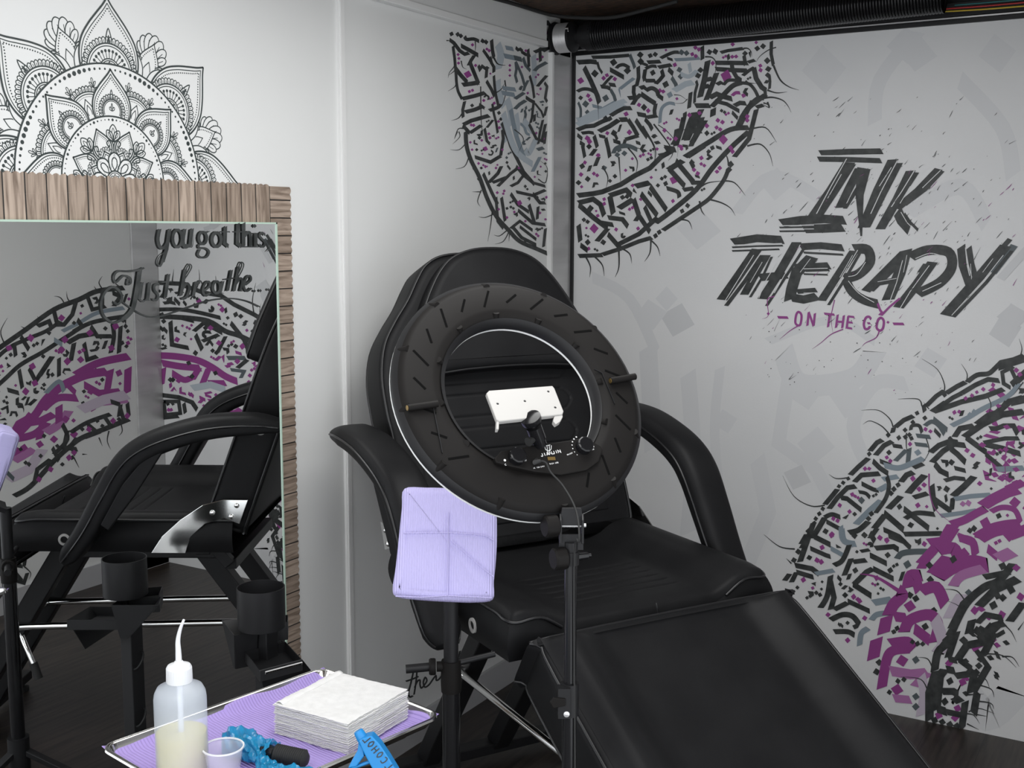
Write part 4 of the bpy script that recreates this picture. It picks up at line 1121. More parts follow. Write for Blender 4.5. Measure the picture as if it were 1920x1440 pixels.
# ------------------------------------------------------------------ painted walls
# strokes are listed in picture-crop units and laid on the wall they are painted on
INKS = {'K': 'ink', 'S': 'slate', 'B': 'steelb', 'P': 'pale', 'M': 'mag', 'N': 'mag2', 'L': 'lil', 'G': 'ghost', 'H': 'ghost2', 'W': 'rearwall', 'V': 'panel'}
class Occ:
    def __init__(s, c=5.0): s.c = c; s.d = set()
    def put(s, x, y, r):
        n = int(r/s.c)+0
        for i in range(-n, n+1):
            for j in range(-n, n+1): s.d.add((int(x//s.c)+i, int(y//s.c)+j))
    def hit(s, x, y): return (int(x//s.c), int(y//s.c)) in s.d
def strokes(pt, data, ox, oy, k, occ=None, clip=None, wk=1.0):
    for line in data.strip().replace('\n', ';').split(';'):
        line = line.strip()
        if not line: continue
        t = line.split()
        if t[0][0] == 'd':                 # diamonds: dK r x,y x,y ...
            m = INKS[t[0][1]]; r = float(t[1])/k
            for p in t[2:]:
                x, y = [float(v) for v in p.split(',')]; x, y = ox+x/k, oy+y/k
                if clip and not clip(x, y): continue
                pt.diamond(x, y, r*1.05, m, a=random.uniform(-.25, .35), q=random.uniform(.9, 1.15))
                if occ: occ.put(x, y, r)
            continue
        m = INKS[t[0][0]]; fl = t[0][1:]; w = float(t[1])/k*wk
        pts = [[float(v) for v in p.split(',')] for p in t[2:]]
        pts = [(ox+x/k, oy+y/k) for x, y in pts]
        if clip: pts = [p for p in pts if clip(*p)]
        if len(pts) < 2: continue
        hair = 'h' in fl
        tap = 1 if ('t' in fl or hair) else (2 if 'T' in fl else 0)
        pt.ribbon(pts, w, m, smooth=('s' in fl or hair), taper=tap, cut=0 if tap else .55, closed='c' in fl)
        if occ:
            for i in range(len(pts)-1):
                a, b = pts[i], pts[i+1]; n = max(1, int(math.hypot(b[0]-a[0], b[1]-a[1])/4))
                for j in range(n+1): occ.put(a[0]+(b[0]-a[0])*j/n, a[1]+(b[1]-a[1])*j/n, max(0, w*.5+ (0 if hair else 1.5)))
def inside(poly, x, y):
    c = False; n = len(poly)
    for i in range(n):
        x1, y1 = poly[i]; x2, y2 = poly[i-1]
        if (y1 > y) != (y2 > y) and x < (x2-x1)*(y-y1)/(y2-y1)+x1: c = not c
    return c
MOTIFS = [  # small pseudo-letters, unit box, thick pen
    [[(-.5, -.5), (-.5, .3), (.3, .5)]], [[(-.5, .3), (0, -.4), (.5, .3)]], [[(-.5, -.4), (.4, -.3), (.5, .5)]], [[(-.1, -.6), (.1, .6)]],
    [[(-.5, 0), (-.1, -.4), (.4, -.1), (.3, .5)]], [[(-.6, -.2), (.6, .2)]], [[(-.3, -.6), (-.35, .3), (.1, .5), (.45, .1)]], [[(-.45, .4), (.45, -.4)]],
    [[(-.5, .5), (-.1, .1), (-.25, -.1), (.3, -.6)]], [[(-.5, -.3), (.5, -.35)], [(.1, -.3), (-.1, .5)]]]
def filler(pt, poly, occ, rnd, tries, size, w, inkfn, accent=('mag', .25), dots=.35):
    xs = [p[0] for p in poly]; ys = [p[1] for p in poly]
    for t in range(tries):
        x, y = rnd.uniform(min(xs), max(xs)), rnd.uniform(min(ys), max(ys))
        if not inside(poly, x, y) or occ.hit(x, y): continue
        m = inkfn(x, y)
        if rnd.random() < dots or t > tries*.6:
            r = w*rnd.uniform(.45, .8)
            if any(occ.hit(x+a*r*1.2, y+b*r*1.2) for a, b in ((1, 0), (-1, 0), (0, 1), (0, -1))): continue
            mm = accent[0] if rnd.random() < accent[1]*2.2 else m
            pt.diamond(x, y, r, mm, a=rnd.uniform(-.2, .3))
            if rnd.random() < .5: pt.diamond(x+r*1.5, y+r*rnd.choice((-1, 1))*.8, r, mm, a=rnd.uniform(-.2, .3))
            occ.put(x, y, r*1.3); continue
        s = size*rnd.uniform(.6, 1.25); a = rnd.choice((0, 0, PI/2, .5, -.5)); ca, sa = math.cos(a), math.sin(a)
        mo = rnd.choice(MOTIFS); strs = [[(x+(u*ca-v*sa)*s, y+(u*sa+v*ca)*s) for u, v in st] for st in mo]
        sm = []
        for st in strs:
            for i in range(len(st)-1):
                for j in range(6): sm.append((st[i][0]+(st[i+1][0]-st[i][0])*j/5, st[i][1]+(st[i+1][1]-st[i][1])*j/5))
        if any(occ.hit(*q) or not inside(poly, *q) for q in sm): continue
        for st in strs: pt.ribbon(st, w*rnd.uniform(.7, 1.05), m, smooth=rnd.random() < .25, taper=1 if rnd.random() < .2 else 0, cut=.6)
        for q in sm: occ.put(*q, w*.5+1.0)

# ---- rear wall (lettered): all strokes are in photo pixels on the plane y = 0
pr = Paint(lambda x, y, h: ony(x, y, -h)); occ = Occ(2.5)
gh = Paint(lambda x, y, h: ony(x, y, -h), .0001)
strokes(gh, '''dG 36 1700,85 1720,100; dG 30 1455,345; dH 30 1885,620; dG 22 1360,790; dG 30 1745,680 ; dG 20 1250,560
Gs 26 1720,60 1650,150 1640,230; Gs 22 1550,380 1450,330 1380,400; Gs 18 1350,690 1340,820 1360,1000; Gs 30 1290,700 1300,860 1290,1000
G 26 1480,700 1460,830 1530,880 1570,960; Gs 40 1470,660 1500,720 1600,710 1640,660; G 34 1215,650 1225,840; dG 34 1510,735 1590,745; dG 34 1530,835; dH 26 1495,895
Gs 26 1640,900 1600,800 1640,720 1700,720; Gs 20 1110,520 1180,560 1230,660; dH 32 1270,600; dG 30 1220,590; G 30 1400,1060 1440,960 1420,860
dG 40 1545,130; dG 34 1870,100; Gs 30 1800,150 1880,240 1900,330; Gs 30 1850,420 1800,350 1700,400; Gs 16 1440,640 1560,600 1640,640; G 30 1640,1000 1700,930
Gs 60 1800,1290 1850,1340 1900,1300; Gs 24 1150,900 1160,1000; dG 26 1150,720; dG 40 1310,430; dH 22 1900,590''', 0, 0, 1)
gh.build('ghost_lettering', wall_rear, world=False)
strokes(pr, '''K 36 575,240 800,235 1030,215;S 34 1030,210 1075,320 1090,370;K 50 400,300 560,290 640,300;K 26 640,300 660,370 700,430;K 50 480,360 560,520 640,700 665,790
Ks 36 400,650 470,620 560,630 640,680;Ks 36 870,370 900,340 960,330 1030,370;K 46 790,385 870,430 960,480;K 30 820,460 760,520 700,590;K 40 680,590 760,600 800,620;S 34 800,630 840,700 860,770;K 40 780,565 860,575
dK 45 835,300 610,435 1000,400;dS 42 740,730 500,800;dS 30 520,900;B 34 1080,490 1000,550 910,620;Bt 20 900,620 920,720;dM 42 440,520;dM 28 755,455 715,490 850,500 530,700 555,750
B 34 580,820 640,835 700,850;B 34 700,860 790,810 860,770;Ps 50 400,990 480,970 600,900 700,880 860,800 980,760;Ps 60 400,1050 600,970 800,880 960,800;Ss 26 410,780 440,860 440,960
K 44 400,1110 500,1070 600,1060 700,1010 780,980;dK 26 640,1035 710,1000;K 44 800,940 880,890 960,850 1050,850;dK 32 740,970 790,975;K 50 660,1130 780,1070 900,990;K 50 910,990 1010,985;K 44 1010,990 1070,1080 1130,1190
K 40 1130,1180 980,1225;K 34 980,1220 960,1280;K 34 450,1150 540,1140 600,1150;K 36 400,1170 460,1220;K 40 430,1260 490,1300;dK 34 540,1310;K 40 600,1180 640,1320;K 40 620,1340 560,1420;K 36 460,1290 490,1440
dM 33 520,1210 545,1250 985,920 1025,1140;dM 26 760,1150 645,1415;K 34 660,1180 740,1200;K 40 740,1210 770,1330 790,1440;dK 40 840,1150;K 30 850,1160 880,1230;K 40 830,1240 920,1270
Ss 32 840,1370 880,1320 960,1290 1050,1310 1120,1350;dS 34 880,1410;K 40 1130,350 1135,480 1110,590;K 40 1080,570 1075,660 1090,720;K 44 1010,730 1110,720;K 44 1060,810 1110,730 1165,680;K 50 1165,680 1250,740 1345,800;K 40 1340,800 1325,880 1330,940;K 40 1230,960 1360,940
K 46 1120,920 1230,940;K 44 1100,990 1170,1100 1240,1200;K 40 1210,980 1270,1050 1300,1110;dK 38 1200,840;dM 28 1140,810 1250,880;K 40 1215,380 1200,480 1210,520;K 40 1210,520 1340,520;Ks 34 1220,375 1290,345 1350,350;K 40 1340,560 1390,510 1430,460 1410,390
K 40 1370,360 1530,330;dK 35 1305,425;K 40 1240,300 1400,290;K 30 1130,290 1200,320 1250,340;dK 40 1155,210 1160,290;dK 33 1275,220 1335,205;Ks 36 1400,250 1480,210 1560,180 1620,180;dS 36 1650,180 1710,190;B 34 1570,270 1680,265 1870,250;P 36 1740,310 1760,420
K 46 1490,380 1550,440;S 40 1530,480 1580,560 1600,640;dS 36 1625,390 1640,470;dM 28 1570,330 1390,640 1430,650;dK 42 1460,565;K 44 1150,610 1220,590;Ks 44 1220,640 1290,610 1350,640 1370,690;K 44 1360,690 1430,740;dB 38 1510,690;Kh 10 1560,690 1640,700 1720,760;Kh 10 1720,740 1660,790 1540,790
Bs 34 1390,1030 1400,900 1430,830 1500,790 1570,800;K 40 1760,660 1750,760 1740,850;K 40 1690,900 1690,960;K 40 1665,1000 1640,1110 1600,1130;K 40 1590,1100 1570,1240 1540,1290;K 55 1800,900 1740,1050 1680,1230;K 50 1900,960 1830,1150 1760,1310;K 44 1740,1120 1840,1100
dM 24 1745,940 1860,910 1625,1305 1650,1340;K 44 1450,1340 1530,1330;K 44 1380,1420 1480,1400 1560,1340;K 44 1720,1440 1920,1310;Kh 10 1240,1180 1310,1300 1330,1440;Kh 10 1370,1050 1500,1150 1600,1300 1600,1440;Kh 10 1050,1330 1160,1340 1220,1440;Kh 9 640,700 650,850 655,1000;P 60 1560,640 1700,560 1790,540;Ps 46 1640,440 1740,470 1840,400''', 1020, 70, 6.4, occ, wk=1.15)
strokes(pr, '''K 70 160,160 165,400;dK 58 130,590 85,690;K 50 50,780 70,850 30,1000 20,1180;dK 54 290,265 395,255 1150,200 1255,160;K 60 490,275 620,240 900,200;Kh 30 900,200 980,200 1040,260 1050,350;K 55 620,310 640,400;K 80 400,460 700,460 980,465;K 80 400,570 700,590 980,600;K 60 980,450 1110,410
K 75 690,480 710,600 780,720 870,780;K 66 910,320 940,500;K 60 890,690 1000,600 1100,540;Kh 34 940,780 1000,820 1140,830;dK 52 930,290;K 100 260,420 200,760 120,1080;K 90 420,640 340,850 230,1130;K 80 200,770 350,740;K 80 150,900 300,870;dM 100 590,695;K 70 420,850 520,800;Ks 60 540,860 620,780 720,770 820,790
Ks 90 330,1250 500,1080 700,880 850,820;Ks 60 850,820 1000,840 1100,940 1170,1080;K 90 1090,560 1130,740 1230,900 1320,960;K 60 1290,960 1300,1080;K 60 1340,770 1300,830;K 62 1405,70 1400,300 1440,500;Kh 40 1440,500 1560,760 1720,890 1900,950;dK 60 1330,420 1350,570;dK 52 1340,680;K 50 1370,700 1380,800 1370,930
Kh 24 1490,180 1350,230 1200,340 1130,450;dM 40 1205,510 1210,590 700,350 770,345 350,465;Kh 30 210,350 330,360 400,440 400,600 360,720;Ms 60 700,1050 760,1000 840,1000;dM 45 905,1045;K 90 290,1090 420,1020 520,1060 700,1110;K 80 740,1230 840,1180 950,1190;K 70 400,1150 600,1200 830,1330
K 90 30,1230 300,1230;K 100 350,1420 360,1280;Ks 90 870,1440 1000,1250 1150,1110 1250,1090;Kh 36 1250,1100 1420,1080 1600,1130 1700,1230 1760,1350;Kh 34 1330,950 1500,1000 1690,980;K 70 1130,1260 1260,1220;Kh 30 1260,1180 1340,1210 1360,1280;K 60 1120,1330 1100,1440;dM 34 100,1360 980,1420''', 1300, 70, 9.6, occ)
strokes(pr, '''Ks 24 1350,740 1480,660 1600,590 1700,580;K 22 1640,590 1720,430;Ks 24 1790,400 1690,480 1640,570;Ks 24 1700,600 1600,690 1500,800 1410,920 1270,1040 1190,1100;K 22 1740,480 1700,640 1620,740;dK 18 1600,780 1590,810;Ks 20 1590,800 1560,870 1490,960 1440,1000;K 20 1440,1000 1350,1060 1230,1140;dK 14 1190,1170 1210,1150;K 20 1170,1180 1100,1200 1000,1240;K 20 900,1272 1000,1240;K 20 770,1280 900,1275;K 22 980,1220 1100,1160 1200,1070
K 24 765,950 850,940 900,930 1000,890 1080,840 1160,800 1220,740 1290,700;K 26 1240,690 1300,700;K 24 1300,680 1330,590 1345,520;K 26 1360,650 1440,480;K 26 1390,660 1460,540;K 20 1350,600 1440,600;dK 16 790,790 820,860 770,880;K 18 860,790 880,740;dS 16 910,800;K 24 770,990 850,970 890,1000 910,1060;K 24 770,1000 850,1070 930,1130
dK 18 835,1020;dM 11 910,970 910,995 875,1060 1065,895 1110,970 1285,980 1135,1115 1095,1130 975,1135 825,1240 880,730 805,770;dM 24 855,1130 1290,865 1560,645;K 26 940,950 960,1050;K 24 940,950 1030,920 1060,950;K 26 990,1020 1070,970;K 24 1070,970 1100,1060;dK 15 1010,960 1035,955;K 22 930,1070 1010,1080 1040,1120;K 22 1100,1060 1160,1150;K 24 1110,940 1200,1060;K 24 1160,900 1250,1030
K 26 1080,900 1160,880;K 26 1260,810 1340,760;K 24 1300,760 1400,880;K 24 1260,800 1350,900;K 20 1380,760 1400,800;Ks 20 1250,910 1310,930 1320,960;dK 14 1245,885 1365,1005 1335,1035 1390,770 1480,710 1500,690 1470,610;K 20 1340,920 1400,910;K 20 1380,880 1440,880;K 20 1130,1010 1170,1100;dM 13 1470,570 1430,500 1375,510 1530,540 1555,550 1690,520 1690,540 1610,710 1600,690 1540,800 1525,820 1400,810 1420,830 1330,685 1440,745 1300,640
K 22 770,1110 780,1200;K 22 780,1220 820,1250;K 22 870,1200 930,1130;K 22 930,1160 1000,1240;dK 16 820,1205 905,1205;K 22 900,1100 960,1110;dS 16 1020,720 990,700;Ss 20 960,720 980,690 1040,680 1090,700;K 20 1100,1060 1080,1090
Kh 9 1700,590 1790,580 1850,660;Kh 9 1690,680 1760,670 1810,720 1830,790;Kh 9 1550,870 1620,880 1680,950;Kh 9 1480,970 1550,990 1600,1020 1625,1060;Kh 9 1430,980 1440,1030 1460,1060;Kh 9 1320,1080 1370,1090 1390,1135;Kh 9 1160,1190 1200,1230 1215,1280;Kh 9 1165,1180 1160,1260 1130,1310;Kh 9 990,1250 990,1340 970,1395;Kh 9 1010,1240 1050,1270 1060,1320;Kh 9 810,1285 835,1340 830,1396;Kh 9 860,1285 900,1330 910,1390
Kh 8 1180,560 1280,700 1260,760;Kh 8 1120,570 1190,700 1170,800;Kh 8 1040,690 1090,760 1080,840;Kh 8 990,740 1000,880;Kh 8 900,790 930,850 920,910;Kh 9 1590,790 1580,740 1560,720;Kh 9 1800,440 1810,470 1770,450;Kh 9 1440,900 1480,880 1560,870''', 820, 40, 2.909, occ, wk=1.15)
rnd = random.Random(5)
px = lambda L_, ox, oy, k: [(ox+x/k, oy+y/k) for x, y in L_]
filler(pr, px([(770, 190), (1800, 110), (1790, 380), (1650, 640), (1400, 980), (1180, 1130), (1000, 1220), (775, 1260)], 820, 40, 2.909), occ, rnd, 2200, 11, 6, lambda x, y: 'ink')
strokes(pr, '''K 30 1680,200 1730,150 1820,130 1895,100;Ks 30 1490,290 1560,240 1640,230 1680,200;K 30 1450,370 1550,310 1640,270 1720,280;K 30 1340,370 1420,320 1480,290;K 28 1200,460 1270,390 1330,350;dK 18 1330,380 1135,510 1190,545 1105,575 1050,630 930,665 1005,685 1095,690;K 28 1290,470 1390,400 1450,370;K 30 1240,500 1340,430;K 32 1250,500 1450,430 1620,390 1750,340;K 26 1180,450 1190,500
K 28 980,610 1040,560 1110,530;K 28 970,610 960,650;K 30 800,780 850,720 890,700;K 30 840,810 900,740 960,710;dK 17 795,800 645,975 610,1005 580,1030 465,1190 440,1225 415,1260 405,1290 375,1345;K 30 660,950 720,890 790,830;K 30 480,1160 530,1100 570,1050;K 30 510,1190 570,1110 640,1040 700,1030;K 28 310,1440 350,1370;K 34 390,1400 440,1320 480,1250;Ks 28 480,1250 530,1230 590,1250
Ss 26 1190,600 1240,570 1290,600 1330,660;S 28 1250,550 1350,630;Bs 30 1860,300 1780,390 1600,480 1500,540 1380,600;dB 18 1540,500 1510,520;K 24 1820,180 1740,220 1750,300 1800,330;K 24 1800,190 1850,300;K 40 1895,400 1790,430 1700,510 1640,530 1560,590;dK 20 1720,470 1760,440;K 34 1400,680 1440,620 1540,600;K 40 1470,680 1600,590 1740,520 1895,500;K 34 1480,680 1560,740 1630,790;K 26 1610,720 1760,690 1860,690;K 34 1610,730 1740,760 1870,800
K 30 1650,620 1700,620 1750,600 1820,600 1850,660;dK 18 1370,690;K 34 1230,790 1290,740 1370,710 1430,720;K 34 1240,860 1320,780 1400,730 1480,740;K 34 1260,870 1300,920 1360,950;K 34 1370,760 1420,800 1480,860;dK 24 1380,860;K 26 1400,900 1480,920;K 26 1620,800 1680,850 1740,900;B 34 1700,910 1895,900;Ks 22 1090,630 1100,600 1150,600 1170,650;S 26 1130,670 1230,680;S 24 1120,730 1210,740;K 24 960,740 1030,750;S 28 1080,760 1070,860;dB 26 1140,790;dK 20 935,790;S 26 980,850 1060,770
Ks 26 870,850 940,880 960,900;Bs 34 900,880 1000,900 1090,870 1180,830;K 26 1110,900 1180,870;dM 16 1525,385 1480,405 1675,310 1400,505 1435,500 1195,625 1230,640 1085,730 920,825 945,850 765,905 795,905 825,990 585,1165 655,1210 540,1260 570,1275;dM 20 530,1370 1105,975 1185,1020 1150,1050 1490,775 1530,810 1840,205 1865,235 1750,830 1790,850 1580,1010 1140,1165 870,1395 920,1410
K 30 820,850 870,900 930,940;K 30 690,1000 740,950 870,940;B 30 890,980 1000,960;K 34 1020,1000 1060,950 1110,930;K 40 1070,1080 1130,1010 1190,950;dK 20 1000,1020 970,1050 950,1080 1010,1175;K 30 1110,1110 1210,1080;K 36 930,1190 980,1140 1020,1100;Ks 26 740,1010 820,1050 860,1060;Bs 34 860,1060 930,1020;B 36 880,1130 800,1200 700,1300;K 28 640,1120 740,1200;K 30 590,1110 650,1120;dS 24 740,1130;Ks 22 720,1070 770,1080 800,1110
Ks 26 920,960 935,1030 910,1120 840,1220;dK 20 810,1225 790,1260;K 36 900,1220 960,1270 1040,1340;K 36 830,1330 870,1280 910,1230;K 34 1040,1190 1130,1260 1220,1330;Ks 30 1050,1260 1130,1220 1260,1230;dK 24 1090,1305 1345,1050;K 34 1240,1020 1250,1120 1270,1200;K 34 1240,1110 1380,1210;K 40 1540,960 1470,1030 1390,1100;K 30 1390,1110 1380,1200;B 28 1400,1120 1520,1100 1660,1090;B 26 1300,1240 1450,1220 1560,1200;dN 22 1460,1155 1500,1150;K 26 1330,990 1400,970 1480,980
M 60 1220,1435 1340,1420 1400,1330;Ms 50 1380,1300 1470,1270 1560,1220 1620,1190;M 70 1600,1170 1680,1120 1780,1070 1850,1050;M 50 1780,1050 1895,1000;Ms 34 1660,1210 1740,1180 1830,1200 1870,1290;Ms 50 1570,1400 1650,1330 1760,1300 1860,1290;dM 40 1620,1290 1790,1375 1830,1145;M 50 1430,1390 1510,1420;Mh 10 1220,940 1225,1080 1270,1200 1380,1290;Mh 10 1780,710 1760,850 1770,1030;dK 22 1510,1345 1540,1330 1715,1240 690,1380 760,1375 485,1350;K 30 1040,1370 1320,1365;Ks 34 650,1360 720,1340 790,1280;K 30 800,1400 850,1330;K 26 490,1280 600,1340;Bs 36 600,1340 620,1420 700,1440;K 30 930,1380 1060,1430
Kh 9 1320,370 1330,310 1280,200 1170,125;Kh 9 1485,290 1490,230 1450,160;Kh 9 1170,460 1140,410 1000,410;Kh 9 965,610 940,550 860,490 740,490;Kh 9 930,650 880,600 800,565 750,590;Kh 9 640,970 560,975 510,945;Kh 9 480,1165 380,1170 260,1100 180,955;Kh 8 1870,100 1880,50 1860,-20;Kh 8 1190,450 1220,480 1180,430;Kh 8 1630,380 1660,450 1640,520 1580,620;Kh 8 1200,690 1220,780 1170,870;Kh 8 1060,650 1060,760 1090,780;Kh 8 1890,290 1820,380''', 1420, 640, 3.79, occ, wk=1.15)
strokes(pr, '''dK 18 300,50 240,170 215,220 400,50 305,205 630,75 765,190 575,280 780,280 515,425 575,610;K 26 260,150 300,80;K 28 330,0 250,230;K 26 220,250 320,270 360,300;K 24 160,340 190,300;K 24 200,350 230,290;K 26 330,80 430,130;K 22 310,150 400,190 430,200;Bs 24 490,20 500,100 560,130;B 22 430,150 520,200;Ks 26 540,130 500,220 450,250;K 24 230,290 330,320;B 22 340,300 450,280;dM 16 435,75 350,220 380,145 270,335 720,90 760,105 700,325 565,435 600,460 415,540 630,560 980,125 530,690 375,230 590,450
K 26 690,150 800,140 830,160;K 26 660,60 690,110;K 24 740,40 830,80 900,150;K 26 660,190 760,240;K 26 510,310 550,210;K 24 560,230 640,220;K 28 570,360 640,290 680,270;K 26 680,270 800,330;Ks 28 430,310 410,430 370,500;K 28 430,350 450,440 430,510;K 26 450,510 530,470;K 24 530,460 660,520;K 28 560,360 670,430;B 34 680,470 790,450;Bs 28 670,570 700,540 760,530;Ks 28 430,570 500,540 560,550 600,600;Ks 26 450,640 530,640 570,660;Bs 28 600,720 610,650 650,620;Ss 30 820,210 850,180 920,170 1020,170;dS 24 880,245
M 60 1080,140 1120,60 1150,10;M 50 1060,130 960,240;M 44 1000,200 960,270;Ms 60 1060,160 1150,150 1180,210;M 60 1030,300 1120,200;Ms 70 1060,320 1150,260 1260,230 1350,250;Ns 50 1150,370 1200,310 1330,270;Ms 40 1180,90 1260,110 1280,190;Ms 70 1300,90 1400,40 1540,20;M 60 1540,20 1530,90;dM 36 1480,75 1210,180 895,490 850,810 820,980;M 40 1350,150 1410,200;N 60 1410,210 1500,170;dK 22 1150,215 1010,250 1015,335 985,610 1035,515 895,425 930,445 715,820 700,875
Ms 56 880,380 900,310 960,310;M 50 950,400 930,330;Ms 60 960,400 1050,380 1100,480;Ms 60 770,540 800,480 850,430 830,400;Mh 20 830,400 700,320 600,300;M 50 800,550 880,560;Ms 56 860,640 900,570 1010,540 1060,600 1040,700;M 50 920,620 1010,690;M 60 760,550 740,650;M 60 700,680 680,800;Ms 54 780,710 880,700 910,740;Ms 50 730,970 760,800 800,750 880,740;N 50 780,870 900,890 1000,880;N 40 920,960 1000,880;N 40 800,1030 900,1040;Ls 60 1040,560 1090,700 1060,760;Ls 50 960,900 980,1000 960,1130;dS 22 930,805 930,1020 930,1080 1240,410;L 50 1120,560 1160,480 1200,420
dK 16 800,640 820,620 910,700 940,710 970,712 825,930 860,920 775,995;Ks 40 1040,870 1060,760 1120,700 1160,600 1230,470 1330,380 1420,340 1500,240;K 40 1140,620 1210,480 1300,400;K 44 1300,490 1400,390 1530,330;K 30 1330,320 1480,290;dK 26 1440,255 1490,395 1385,485 1290,635 1210,690 1130,650 1110,690 1090,720;dM 24 1275,515 1435,540 1275,735 1205,935 1175,1090 1125,825 1065,1130 1160,1145 1520,265 1545,435;K 30 1290,590 1340,540 1440,560;K 40 1240,650 1260,570;Ks 36 1330,700 1360,620 1450,590;K 40 1560,470 1480,580
K 44 1010,1160 1010,1000 1050,870;K 44 1050,1100 1070,900 1100,860;K 36 1110,860 1160,870;K 40 1050,1090 1110,1110;K 36 1120,790 1170,640;K 40 1170,810 1230,720 1330,700;K 40 1330,770 1390,650;K 30 1120,800 1170,810;dK 22 1320,770 1310,800 1300,840 1285,880 1130,930 1100,1050 1040,1160 1085,1170 1130,1185 1170,1195 1200,1195;K 40 1250,1000 1270,900;K 34 1160,900 1230,890 1290,880;K 36 1080,990 1150,990 1180,1010;K 36 1150,1050 1200,1030;K 36 1200,1200 1210,1130 1220,1050;K 30 1110,1110 1200,1130;K 30 1180,800 1260,860;dK 24 1410,430 1440,440 1250,870
Kh 8 1390,650 1430,665;Kh 8 1330,770 1440,780 1520,850;Kh 8 1280,890 1340,920 1365,980;Kh 8 1240,1010 1330,1005;Kh 8 1240,1110 1300,1090 1390,1120;Kh 8 1220,1120 1270,1130 1305,1180;Kh 8 1230,1180 1300,1215;Kh 8 1440,590 1490,640 1520,700;Kh 8 1370,690 1410,740;Kh 8 220,155 130,140 40,70;Kh 8 200,240 170,210;Kh 8 1220,460 1170,400 1090,390;Kh 8 1030,860 1000,800 940,790;Kh 8 1005,1000 960,920 840,905;Kh 8 1530,630 1565,580;Kh 8 1160,580 1190,500 1120,460''', 1420, 980, 3.13, occ, wk=1.15)
low = px([(1700, 130), (1900, 110), (1960, 1100), (1895, 1440), (300, 1440), (500, 1180), (800, 820), (1150, 540)], 1420, 640, 3.79)
filler(pr, low, occ, rnd, 1600, 12, 6.5, lambda x, y: 'mag' if (x > 1790 and y > 925) else 'ink')
low2 = px([(180, 340), (320, 20), (1080, 10), (960, 400), (760, 740), (640, 760)], 1420, 980, 3.13)
filler(pr, low2, occ, rnd, 1500, 12, 6.5, lambda x, y: 'ink')
# beyond the frame's right edge the arcs go on: seen in the mirror
TM = lambda x, y, h: (lambda p: Vector((-p.x, -h, p.z)))(ony(x, y))
pm = Paint(TM, .0012); oc2 = Occ(2.5)
clipR = lambda x, y: -ony(x, y).x > 0 and x > 286 and x < 520
strokes(pm, '''K 26 930,640 1050,645 1200,700 1300,715 1380,770 1500,830 1600,890;Ks 24 925,800 1060,800 1180,820 1300,850;Ks 30 920,840 1100,850 1230,870 1330,930 1420,960 1560,1030;K 24 1140,930 1200,880 1310,940;K 26 1150,950 1190,1040;K 22 1190,990 1290,950;K 26 1000,870 1010,1010 1110,1030;K 22 1060,850 1140,870;S 26 1340,1090 1450,1090;K 26 1360,880 1440,980 1480,1080;K 22 1330,960 1280,1060;K 24 1460,1100 1400,1150;K 24 1500,870 1560,960;dK 16 950,830 960,870 1210,910 1390,1020 1150,1060 1270,960 1390,830 1420,840
Ms 40 930,1075 1030,1080 1150,1100 1240,1140 1330,1200 1400,1230;Ms 40 950,1120 1060,1140 1180,1150;M 36 1170,1150 1130,1220;M 36 1230,1150 1190,1250;Ms 36 1010,1180 1080,1220 1120,1210;Ms 36 1230,1240 1330,1240;M 30 960,1150 950,1250;dM 18 1050,1225 1240,910 1290,1000 1430,1020 1170,750 1310,800 1400,1110 1040,980;dK 16 1110,1120 1130,1200 1270,1180 1000,1220 1015,1220;S 20 1360,1160 1440,1170 1420,1210;P 40 1130,1270 1240,1250 1330,1280
K 26 935,1310 1050,1325 1130,1355 1160,1400;K 22 960,1350 1050,1350 1060,1420 970,1430 960,1350;K 22 1080,1360 1090,1420;dK 12 985,1365 1015,1365;dM 12 990,1400 1005,1400;K 20 950,1450 1050,1440;Kh 8 1120,740 1170,640 1170,560;Kh 8 1010,640 1020,560;Kh 8 1280,720 1270,600;Kh 8 1500,830 1490,740 1510,640;Kh 8 920,600 910,540;Kh 6 1090,660 1080,590''', 0, 330, 3.2, oc2, clipR)
strokes(pm, '''K 20 1570,570 1640,700 1680,800;K 20 1600,530 1680,620;dM 14 1635,545 1640,700 1665,865 1675,985 1600,660;K 22 1600,600 1640,680;K 20 1650,720 1610,780 1650,900;K 20 1670,700 1690,800;K 22 1640,830 1690,850;K 22 1640,900 1650,1000;dK 16 1630,630 1665,690 1690,930;K 20 1660,950 1690,1000;K 16 1640,520 1690,560;Kh 7 1570,720 1540,710 1520,740;Kh 7 1640,870 1600,870 1590,900;Kh 7 1640,940 1600,930 1590,950;Kh 7 1650,1000 1610,990;Ms 30 1280,50 1380,40 1420,20;N 30 1300,20 1400,0''', 0, 760, 3.2, oc2, clipR)
polyM = [(290, 535), (350, 545), (430, 580), (500, 620), (520, 760), (290, 760)]
filler(pm, polyM, oc2, rnd, 2600, 11, 6, lambda x, y: 'ink' if y < 660 else 'mag')
filler(pm, [(480, 945), (525, 930), (525, 1090), (505, 1080)], oc2, rnd, 60, 8, 5, lambda x, y: 'ink')
for (a, b) in (((1500, 350), (1600, 520)), ((1200, 320), (1260, 300))):
    pm.ribbon([(a[0]/3.2, 330+a[1]/3.2), (b[0]/3.2, 330+b[1]/3.2)], 8, 'ghost2')
pm.ribbon([(488, 448), (507, 485)], 7, 'slate'); pm.ribbon([(492, 440), (510, 470)], 5, 'ink')
pm.diamond(395, 415, 16, 'ghost2'); pm.diamond(487, 540, 16, 'ghost2')
pm.build('painted_calligraphy', wall_rear)
pr.build('painted_calligraphy', wall_rear)
